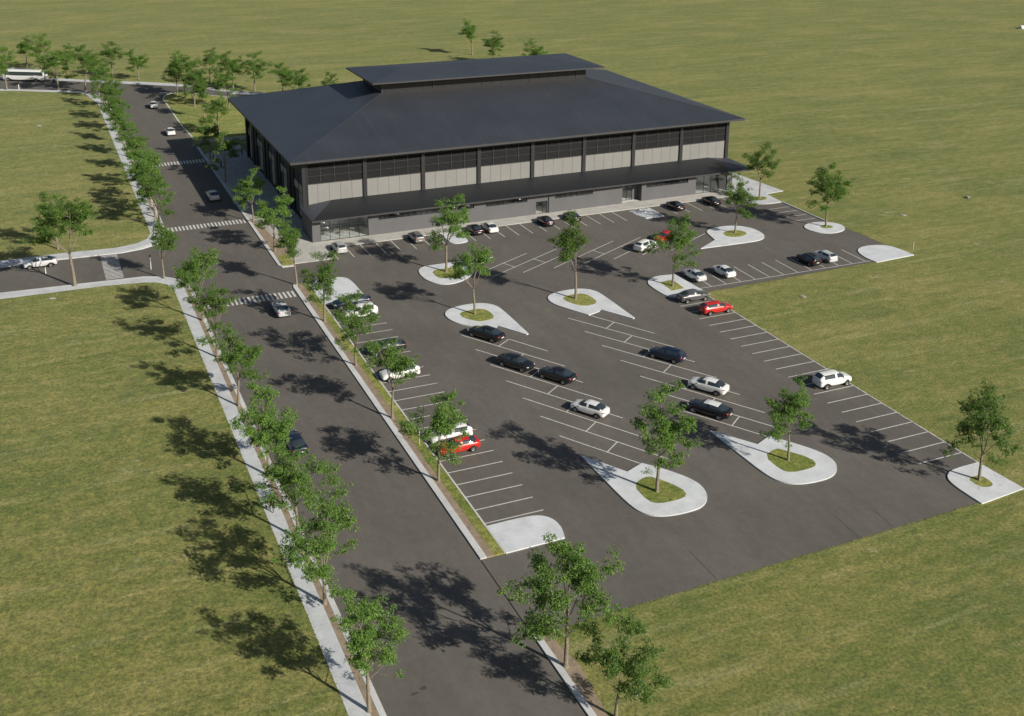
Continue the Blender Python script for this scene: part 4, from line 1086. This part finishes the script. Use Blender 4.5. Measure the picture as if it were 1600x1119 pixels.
# coach on the far road
def make_bus():
    r = empty('bus')
    L, W, H = 11.6, 2.5, 3.15
    mb = MB()
    st = [(-5.8, .6, 1.05, 2.75, 1.0), (-5.7, .38, 1.22, 3.0, 1.1), (-4.3, .36, 1.25, 3.1, 1.12), (-3.95, .75, 1.25, 3.1, 1.12), (-3.5, 1.0, 1.25, 3.1, 1.12), (-3.05, .75, 1.25, 3.1, 1.12), (-2.7, .36, 1.25, 3.1, 1.12), (1.0, .36, 1.25, 3.12, 1.12),
          (3.3, .36, 1.25, 3.12, 1.12), (3.65, .75, 1.25, 3.12, 1.12), (4.1, 1.0, 1.25, 3.12, 1.12), (4.5, .75, 1.25, 3.1, 1.12), (4.8, .38, 1.24, 3.05, 1.1), (5.35, .38, 1.18, 2.8, 1.0), (5.85, .55, 1.0, 1.5, .9)]
    for (x, zb, w, zt_, wt) in st:
        zw0 = min(1.62, zb + (zt_ - zb) * .5); zw1 = max(zw0 + .1, zt_ - .30)
        R = [(x, 0, zb), (x, -w * .9, zb), (x, -w, zb + .12), (x, -w, max(zw0, zb + .2)), (x, -w * .985, zw1), (x, -wt, zt_ - .08), (x, -wt * .6, zt_), (x, 0, zt_ + .03)]
        mb.v += R + [(a, -b, c) for (a, b, c) in R[6:0:-1]]
    n = 14
    for i in range(len(st) - 1):
        for j in range(n):
            k = 0
            if j in (3, 10) and i in range(1, 12): k = 1 if j == 3 else 2
            if i == len(st) - 2 and j in (4, 5, 6, 7, 8, 9): k = 3
            mb.f.append((i * n + j, i * n + (j + 1) % n, (i + 1) * n + (j + 1) % n, (i + 1) * n + j)); mb.m.append(k)
    mb.f.append(tuple(range(n - 1, -1, -1))); mb.m.append(0)
    mb.f.append(tuple((len(st) - 1) * n + j for j in range(n))); mb.m.append(0)
    split_subsurf(mb, 4, ['body', 'side_window', 'side_window', 'windscreen'], [PAINT['white'], M['car_glass'], M['car_glass'], M['car_glass']], r, 2)
    m = MB(); m.box(-5.83, -5.79, -.9, .9, 1.9, 2.6); m.build('rear_window', M['car_glass'], r)
    for x0_, x1_ in ((-4.6, -3.0), (3.0, 4.3)):
        m = MB(); m.box(x0_, x1_, -.6, .6, 3.05, 3.32); m.build('roof_unit', M['pane_beige'] if x0_ < 0 else M['steel'], r)
    tm, rm, hb = wheel_mesh(.5, .3)
    for x in (4.1, -3.5):
        for sy in (-1, 1):
            w0 = empty('wheel', (x, sy * 1.08, .5)); w0.parent = r
            tm.build('tyre', M['tyre'], w0, smooth=True); rm.build('rim', M['rim'], w0); hb.build('hub', M['hub_dark'], w0)
    for sy in (-1, 1):
        m = MB(); m.tube([(5.55, sy * 1.0, .95), (5.78, sy * .75, .95)], [.1, .1], 8); m.build('headlight', M['headlight_glass'], r)
        m = MB(); m.box(-5.86, -5.80, min(sy * .75, sy * 1.0), max(sy * .75, sy * 1.0), 1.0, 1.4); m.build('tail_light', M['tail_red'], r)
    m = MB(); m.box(1.9, 1.93, -1.265, -1.255, .45, 2.9); m.box(2.9, 2.93, -1.265, -1.255, .45, 2.9); m.build('door_seam', M['plastic_black'], r)
    return r
bus = make_bus()
bus.location = (-39.7, 165.9, .01); bus.rotation_euler = (0, 0, math.radians(151.5)); bus.scale = (1.06, 1.0, 1.04)
tag(bus, 'white coach bus with a dark window band on the far road', 'bus')
tl = empty('trailer', (-32.6, 162.3, .01), math.radians(151.5))
m = MB(); m.box(-1.0, 1.0, -.7, .7, .5, .95); m.build('cargo_box', M['steel'], tl)
m = MB(); m.box(-1.0, -.95, -.7, .7, .951, 1.5); m.box(.6, .65, -.7, .7, .951, 1.35); m.build('side_rail', M['plastic_black'], tl)
tm, rm, hb = wheel_mesh(.3, .18)
for sy in (-1, 1):
    w0 = empty('wheel', (0, sy * .82, .3)); w0.parent = tl
    tm.build('tyre', M['tyre'], w0, smooth=True); rm.build('rim', M['rim'], w0); hb.build('hub', M['hub_dark'], w0)
m = MB(); m.tube([(1.0, 0, .5), (2.0, 0, .5)], [.04, .04], 6); m.build('drawbar', M['plastic_black'], tl)
tag(tl, 'small grey open trailer right behind the white coach', 'trailer')

# ------------------------------------------------------------------ people
def make_person(pose, shirt, trousers):
    r = empty('person')
    def skin(nodes, edges, name, mat, lv=1):
        me = bpy.data.meshes.new(name); me.from_pydata([n_[0] for n_ in nodes], edges, [])
        o = bpy.data.objects.new(name, me); COL.objects.link(o)
        o.modifiers.new('k', 'SKIN'); sv = me.skin_vertices[0].data
        for i, n_ in enumerate(nodes): sv[i].radius = (n_[1], n_[2] if len(n_) > 2 else n_[1])
        sv[0].use_root = True
        md = o.modifiers.new('s', 'SUBSURF'); md.levels = lv; md.render_levels = lv
        bpy.context.view_layer.update()
        m2 = bpy.data.meshes.new_from_object(o.evaluated_get(bpy.context.evaluated_depsgraph_get()))
        bpy.data.objects.remove(o)
        m2.materials.clear(); m2.materials.append(mat)
        for p in m2.polygons: p.use_smooth = True
        o = bpy.data.objects.new(name, m2); COL.objects.link(o); o.parent = r
        return o
    s = .22 if pose == 'walk' else .03
    hip = (0, 0, .95)
    J = [(hip, .13, .10), ((0, 0, 1.18), .125, .095), ((0, 0, 1.40), .14, .10), ((0, 0, 1.50), .055), ((.01, 0, 1.60), .085), ((.01, 0, 1.70), .08),
         ((0, .19, 1.42), .05), ((-.02 + s * .3, .24, 1.15), .042), ((.06 + s * .6, .24, .92), .034), ((0, -.19, 1.42), .05), ((-.02 - s * .5, -.24, 1.15), .042), ((.02 - s * .6, -.24, .92), .034),
         ((0, .09, .90), .085), ((s * .7, .09, .50), .060), ((s * .9, .09, .08), .042), ((s * .9 + .16, .10, .04), .035),
         ((0, -.09, .90), .085), ((-s * .3, -.09, .50), .060), ((-s * 1.4, -.09, .10), .042), ((-s * 1.4 + .15, -.10, .04), .035)]
    E_ = [(0, 1), (1, 2), (2, 3), (3, 4), (4, 5), (2, 6), (6, 7), (7, 8), (2, 9), (9, 10), (10, 11), (0, 12), (12, 13), (13, 14), (14, 15), (0, 16), (16, 17), (17, 18), (18, 19)]
    # hands: palm with five short fingers each
    for wi, sy in ((8, 1), (11, -1)):
        w = J[wi][0]; b = len(J)
        J.append(((w[0] + .01, w[1], w[2] - .07), .028)); E_.append((wi, b))
        for k in range(4):
            J.append(((w[0] + .035 - .022 * k, w[1] + .004 * sy, w[2] - .15 + .006 * abs(k - 1)), .009)); E_.append((b, b + 1 + k))
        J.append(((w[0] + .055, w[1], w[2] - .09), .010)); E_.append((b, b + 5))
    skin(J, E_, 'body', M['skin'])
    skin([((0, 0, .96), .155, .12), ((0, 0, 1.2), .145, .115), ((0, 0, 1.41), .16, .115), ((0, .20, 1.42), .065), ((s * .1, .245, 1.2), .055), ((0, -.20, 1.42), .065), ((-s * .2, -.245, 1.2), .055)], [(0, 1), (1, 2), (2, 3), (3, 4), (2, 5), (5, 6)], 'shirt', shirt)
    skin([((0, 0, .98), .15, .115), ((0, .09, .88), .10), ((s * .7, .09, .5), .075), ((s * .9, .09, .1), .058), ((0, -.09, .88), .10), ((-s * .3, -.09, .5), .075), ((-s * 1.4, -.09, .12), .058)], [(0, 1), (1, 2), (2, 3), (0, 4), (4, 5), (5, 6)], 'trousers', trousers)
    skin([((-.02, 0, 1.69), .088), ((-.01, 0, 1.745), .075)], [(0, 1)], 'hair', M['hair'])
    m = MB()
    for sy in (-1, 1): m.box(.092, .100, sy * .03 - .01, sy * .03 + .01, 1.655, 1.67)
    m.box(.09, .112, -.012, .012, 1.615, 1.65); m.box(.088, .096, -.025, .025, 1.585, 1.595)
    m.build('face', M['hair'], r)
    return r
GP = 'people on the paved forecourt left of the building'
p1 = make_person('walk', M['cloth_black'], M['cloth_grey']); p1.location = (-23.0, -75.6, .13); p1.rotation_euler = (0, 0, math.radians(95))
tag(p1, 'person in a black top walking on the left sidewalk in dappled tree shade', 'person')
pw = make_person('walk', M['cloth_black'], M['cloth_blue']); ps = make_person('stand', M['cloth_blue'], M['cloth_black'])
for i, (src, x, y, a, l) in enumerate(((pw, -6.2, 25.0, 80, 'person in dark clothes near the kerb, nearest the middle crosswalk'), (ps, -6.7, 32.0, 200, 'person in dark clothes standing left of the walking one, by the kerb'),
                                       (ps, -5.6, 52.2, 150, 'person in dark clothes standing between the two shaded forecourt trees'), (pw, .2, 60.8, 260, 'person in dark clothes at the far corner of the building side wall'), (ps, -6.3, 57.2, 20, 'person in dark clothes beside the trunk near the farthest crosswalk'))):
    o = src if (i < 2) else copy_tree(src)
    o.location = (x, y, .135); o.rotation_euler = (0, 0, math.radians(a)); tag(o, l, 'person', GP)

# ------------------------------------------------------------------ small things
def post(x, y, h, z, label, cap=False, r=.05, group='slim white posts'):
    e = empty('marker_post', (x, y, z))
    m = MB(); m.tube([(0, 0, 0), (0, 0, h)], [r, r], 8); m.build('post', M['white_post'], e)
    m = MB(); m.tube([(0, 0, 0), (0, 0, .04)], [r * 2, r * 2], 8); m.build('base_plate', M['steel'], e)
    if cap:
        m = MB(); m.tube([(0, 0, h), (0, 0, h + .35)], [r * 1.5, r * 1.5], 8); m.build('cap', M['plastic_black'], e)
    tag(e, label, 'post', group)
post(-25.6, -2.5, 2.0, .01, 'tall white post with black head standing on the side street asphalt', True, .06)
post(-40.3, 1.7, .95, .01, 'short white bollard on the side street just right of the silver sedan', False, .07)
post(89.0, -40.0, 1.3, 0, 'thin pale stake in the grass right of the bare end island', False, .035)
post(-6.0, -65.3, 1.1, .13, 'thin pale stake in the planting strip, upper one of two', False, .03)
post(-5.8, -69.0, 1.9, .13, 'thin pale stake in the planting strip, beside the red sedan', False, .03)
post(-41.5, 153.0, 1.3, .12, 'short pale post on the sidewalk in front of the bus', False, .1)

def rock(x, y, s, label, mat='stone', flat_=.5, seed=0):
    R = random.Random(seed); bm = bmesh.new()
    bmesh.ops.create_icosphere(bm, subdivisions=2, radius=1)
    for v in bm.verts: v.co *= 1 + R.uniform(-.22, .22)
    for v in bm.verts: v.co = Vector((v.co.x * s, v.co.y * s * .75, v.co.z * s * flat_))
    me = bpy.data.meshes.new('rock'); bm.to_mesh(me); bm.free(); me.materials.append(M[mat])
    o = bpy.data.objects.new('rock', me); COL.objects.link(o); o.location = (x, y, s * flat_ * .35); o.rotation_euler = (0, 0, R.uniform(0, 3))
    tag(o, label, 'rock', 'loose stones lying in the grass')
rock(-2.9, -110.4, .5, 'flat beige stone slab in the grass by the lowest tree on the right verge', flat_=.14, seed=1)
rock(119.5, -21.2, .55, 'dark stone alone in the right-hand field', 'stone_grey', .5, 2)
rock(100.7, -24.9, .6, 'pale flat stone in the right-hand field, level with the round disc island', 'stone', .2, 3)
rock(59.3, -49.9, .5, 'small pale stone in the grass below the upper right row', 'stone', .25, 4)
rock(312, 143, 1.5, 'bright white boulder at the far right picture edge', 'white_post', .6, 5)
rock(-38, 105.2, .7, 'pale flat stone on the upper left lawn', 'stone', .3, 6)
rock(-39.8, -9.6, .6, 'beige flat stone on the lawn below the side street sidewalk', 'stone', .3, 7)
rock(51.8, -99.0, .45, 'beige stone in the grass right of the wedge shaped corner island', 'stone', .5, 8)

# litter, clods and tussocks strewn over the fields: nobody could count them
R = random.Random(77)
tf = MB()
def tuft(x, y, z, s):
    for k in range(R.choice((4, 5, 6))):
        a = R.uniform(0, 2 * PI); l = s * R.uniform(.6, 1.2); w = s * .16
        dx, dy = math.cos(a), math.sin(a)
        tf.poly([(x - dy * w, y + dx * w, z), (x + dy * w, y - dx * w, z), (x + dx * l * .8, y + dy * l * .8, z + l * .55)])
for i in range(9000):
    if i % 2:
        x = R.uniform(-70, -23.8); y = R.uniform(-122, -9.5)
        if x > -24.8 and y > -12: continue
        z = .12
    else:
        x = R.uniform(-5, 95); y = -102 - abs(R.gauss(0, 14))
        z = 0
        if R.random() < .45: x = R.uniform(47.5, 110); y = R.uniform(-100, -46)
        if -5.6 > x: continue
        if 40 < x < 47.6 and y > -102: continue
    tuft(x, y, z, R.uniform(.05, .13))
tag(tf.build('grass_tufts', M['lawn_patch']), 'scattered low grass tussocks over the near lawns', 'grass', kind='stuff')

# ragged turf lip along the asphalt edges
R = random.Random(9); tl_ = MB()
def lip(a, b, z=.0):
    a = Vector(a); b = Vector(b); d = (b - a); L = d.length; d.normalize(); nrm = Vector((-d.y, d.x))
    n = int(L / .22)
    for i in range(n):
        p = a + d * (L * (i + R.random()) / n) + nrm * R.uniform(-.10, .10)
        s = R.uniform(.07, .16)
        for k in range(3):
            t = R.uniform(0, 2 * PI)
            tl_.poly([(p.x - math.sin(t) * s * .4, p.y + math.cos(t) * s * .4, z + .003), (p.x + math.sin(t) * s * .4, p.y - math.cos(t) * s * .4, z + .003), (p.x + math.cos(t) * s, p.y + math.sin(t) * s, z + .02 + s * .4)])
lip((-5.3, -101.72), (0, -101.42)); lip((0, -101.42), (20, -101.22)); lip((20, -101.22), (41, -100.9)); lip((47.0, -95), (47.0, -45.1)); lip((47.2, -43.15), (86.6, -42.15)); lip((86.45, -42), (86.45, -30)); lip((86.4, -30), (85.4, -22.6))
lip((-23.65, -122), (-23.65, -12.5), .12); lip((-23.65, 16), (-23.65, 60), .12)
tag(tl_.build('turf_edge', M['lawn_patch']), 'ragged turf along the edge of the asphalt', 'grass', kind='stuff')

# crumpled plastic sheet lying over a bay by the entrance
R = random.Random(4); sh = MB(); nx, ny = 26, 30
C0, C1, C2, C3 = (56.3, -4.3), (60.9, -4.0), (60.8, -9.3), (56.9, -9.5)
hh = [[R.random() for _ in range(8)] for _ in range(8)]
def hn(u, v):
    a, b = u * 6.99, v * 6.99; i, j = int(a), int(b); a -= i; b -= j
    return (hh[i][j] * (1 - a) * (1 - b) + hh[min(i + 1, 7)][j] * a * (1 - b) + hh[i][min(j + 1, 7)] * (1 - a) * b + hh[min(i + 1, 7)][min(j + 1, 7)] * a * b)
for i in range(nx + 1):
    for j in range(ny + 1):
        u, v = i / nx, j / ny
        x = (C0[0] * (1 - u) + C1[0] * u) * (1 - v) + (C3[0] * (1 - u) + C2[0] * u) * v + R.uniform(-.05, .05)
        y = (C0[1] * (1 - u) + C1[1] * u) * (1 - v) + (C3[1] * (1 - u) + C2[1] * u) * v + R.uniform(-.05, .05)
        h = .04 + .14 * hn(u, v) + R.uniform(0, .05) + .45 * math.exp(-((u - .32) ** 2 + (v - .25) ** 2) / .008) + .3 * math.exp(-((u - .45) ** 2 + (v - .34) ** 2) / .006)
        if i in (0, nx) or j in (0, ny): h = .03
        sh.v.append((x, y, h))
for i in range(nx):
    for j in range(ny):
        a = i * (ny + 1) + j; sh.f.append((a, a + ny + 1, a + ny + 2, a + 1)); sh.m.append(0)
tag(sh.build('plastic_sheet', M['plastic_sheet']), 'crumpled pale plastic sheeting spread over a bay by the entrance', 'plastic sheet')

# ------------------------------------------------------------------ air
hz = MB(); hz.box(-700, 900, -330, 1500, -1.0, 75)
hm_ = bpy.data.materials.new('air'); hm_.use_nodes = True; M['air'] = hm_
nt = hm_.node_tree; nt.nodes.clear()
o_ = nt.nodes.new('ShaderNodeOutputMaterial'); v_ = nt.nodes.new('ShaderNodeVolumePrincipled')
v_.inputs['Color'].default_value = (.86, .90, .95, 1); v_.inputs['Density'].default_value = HAZE; v_.inputs['Anisotropy'].default_value = .2
nt.links.new(v_.outputs[0], o_.inputs['Volume'])
if HAZE > 0: tag(hz.build('haze', hm_), kind='stuff')
# ------------------------------------------------------------------ camera
Rm = [[0.9148368078872733, -0.10714465400563199, 0.3893502768107884], [-0.40373538936039854, -0.26284386356225503, 0.8763052200949587], [0.008446911425577547, -0.958870755892409, -0.2837173297169004]]
cam = bpy.data.cameras.new('Camera'); co = bpy.data.objects.new('Camera', cam); COL.objects.link(co)
mw = Matrix(((Rm[0][0], -Rm[0][1], -Rm[0][2], -40.38508867608035), (Rm[1][0], -Rm[1][1], -Rm[1][2], -170.55490987304375), (Rm[2][0], -Rm[2][1], -Rm[2][2], 60.0), (0, 0, 0, 1)))
co.matrix_world = mw
cam.sensor_width = 36; cam.sensor_fit = 'HORIZONTAL'; cam.lens = 1748.984 / 1600 * 36
cam.shift_y = -(559.5 - 300) / 1600
cam.clip_start = 1; cam.clip_end = 8000
scene.camera = co

# ------------------------------------------------------------------ light
ELEV, AZ = math.radians(29.0), math.atan2(.475, -.88)      # azimuth from +Y towards +X
sd = Vector((math.sin(AZ) * math.cos(ELEV), math.cos(AZ) * math.cos(ELEV), math.sin(ELEV)))
sun = bpy.data.lights.new('Sun', 'SUN'); sun.energy = 5.0; sun.angle = math.radians(.5); sun.color = (1.0, .93, .81)
so = bpy.data.objects.new('Sun', sun); COL.objects.link(so)
so.rotation_euler = sd.to_track_quat('Z', 'Y').to_euler()
so.location = (60, -120, 120)
wd = bpy.data.worlds.new('World'); scene.world = wd; wd.use_nodes = True
nt = wd.node_tree; nt.nodes.clear()
wo = nt.nodes.new('ShaderNodeOutputWorld'); bg = nt.nodes.new('ShaderNodeBackground'); sk = nt.nodes.new('ShaderNodeTexSky')
sk.sky_type = 'NISHITA'; sk.sun_disc = False; sk.sun_elevation = ELEV; sk.sun_rotation = AZ
sk.altitude = 100; sk.air_density = 1; sk.dust_density = 1.5
nt.links.new(sk.outputs[0], bg.inputs[0]); bg.inputs[1].default_value = .055; nt.links.new(bg.outputs[0], wo.inputs[0])

vs = scene.view_settings
vs.view_transform = 'Standard'; vs.look = 'None'; vs.gamma = 1; vs.exposure = .12
scene.cycles.max_bounces = 6; scene.cycles.diffuse_bounces = 3; scene.cycles.transparent_max_bounces = 8
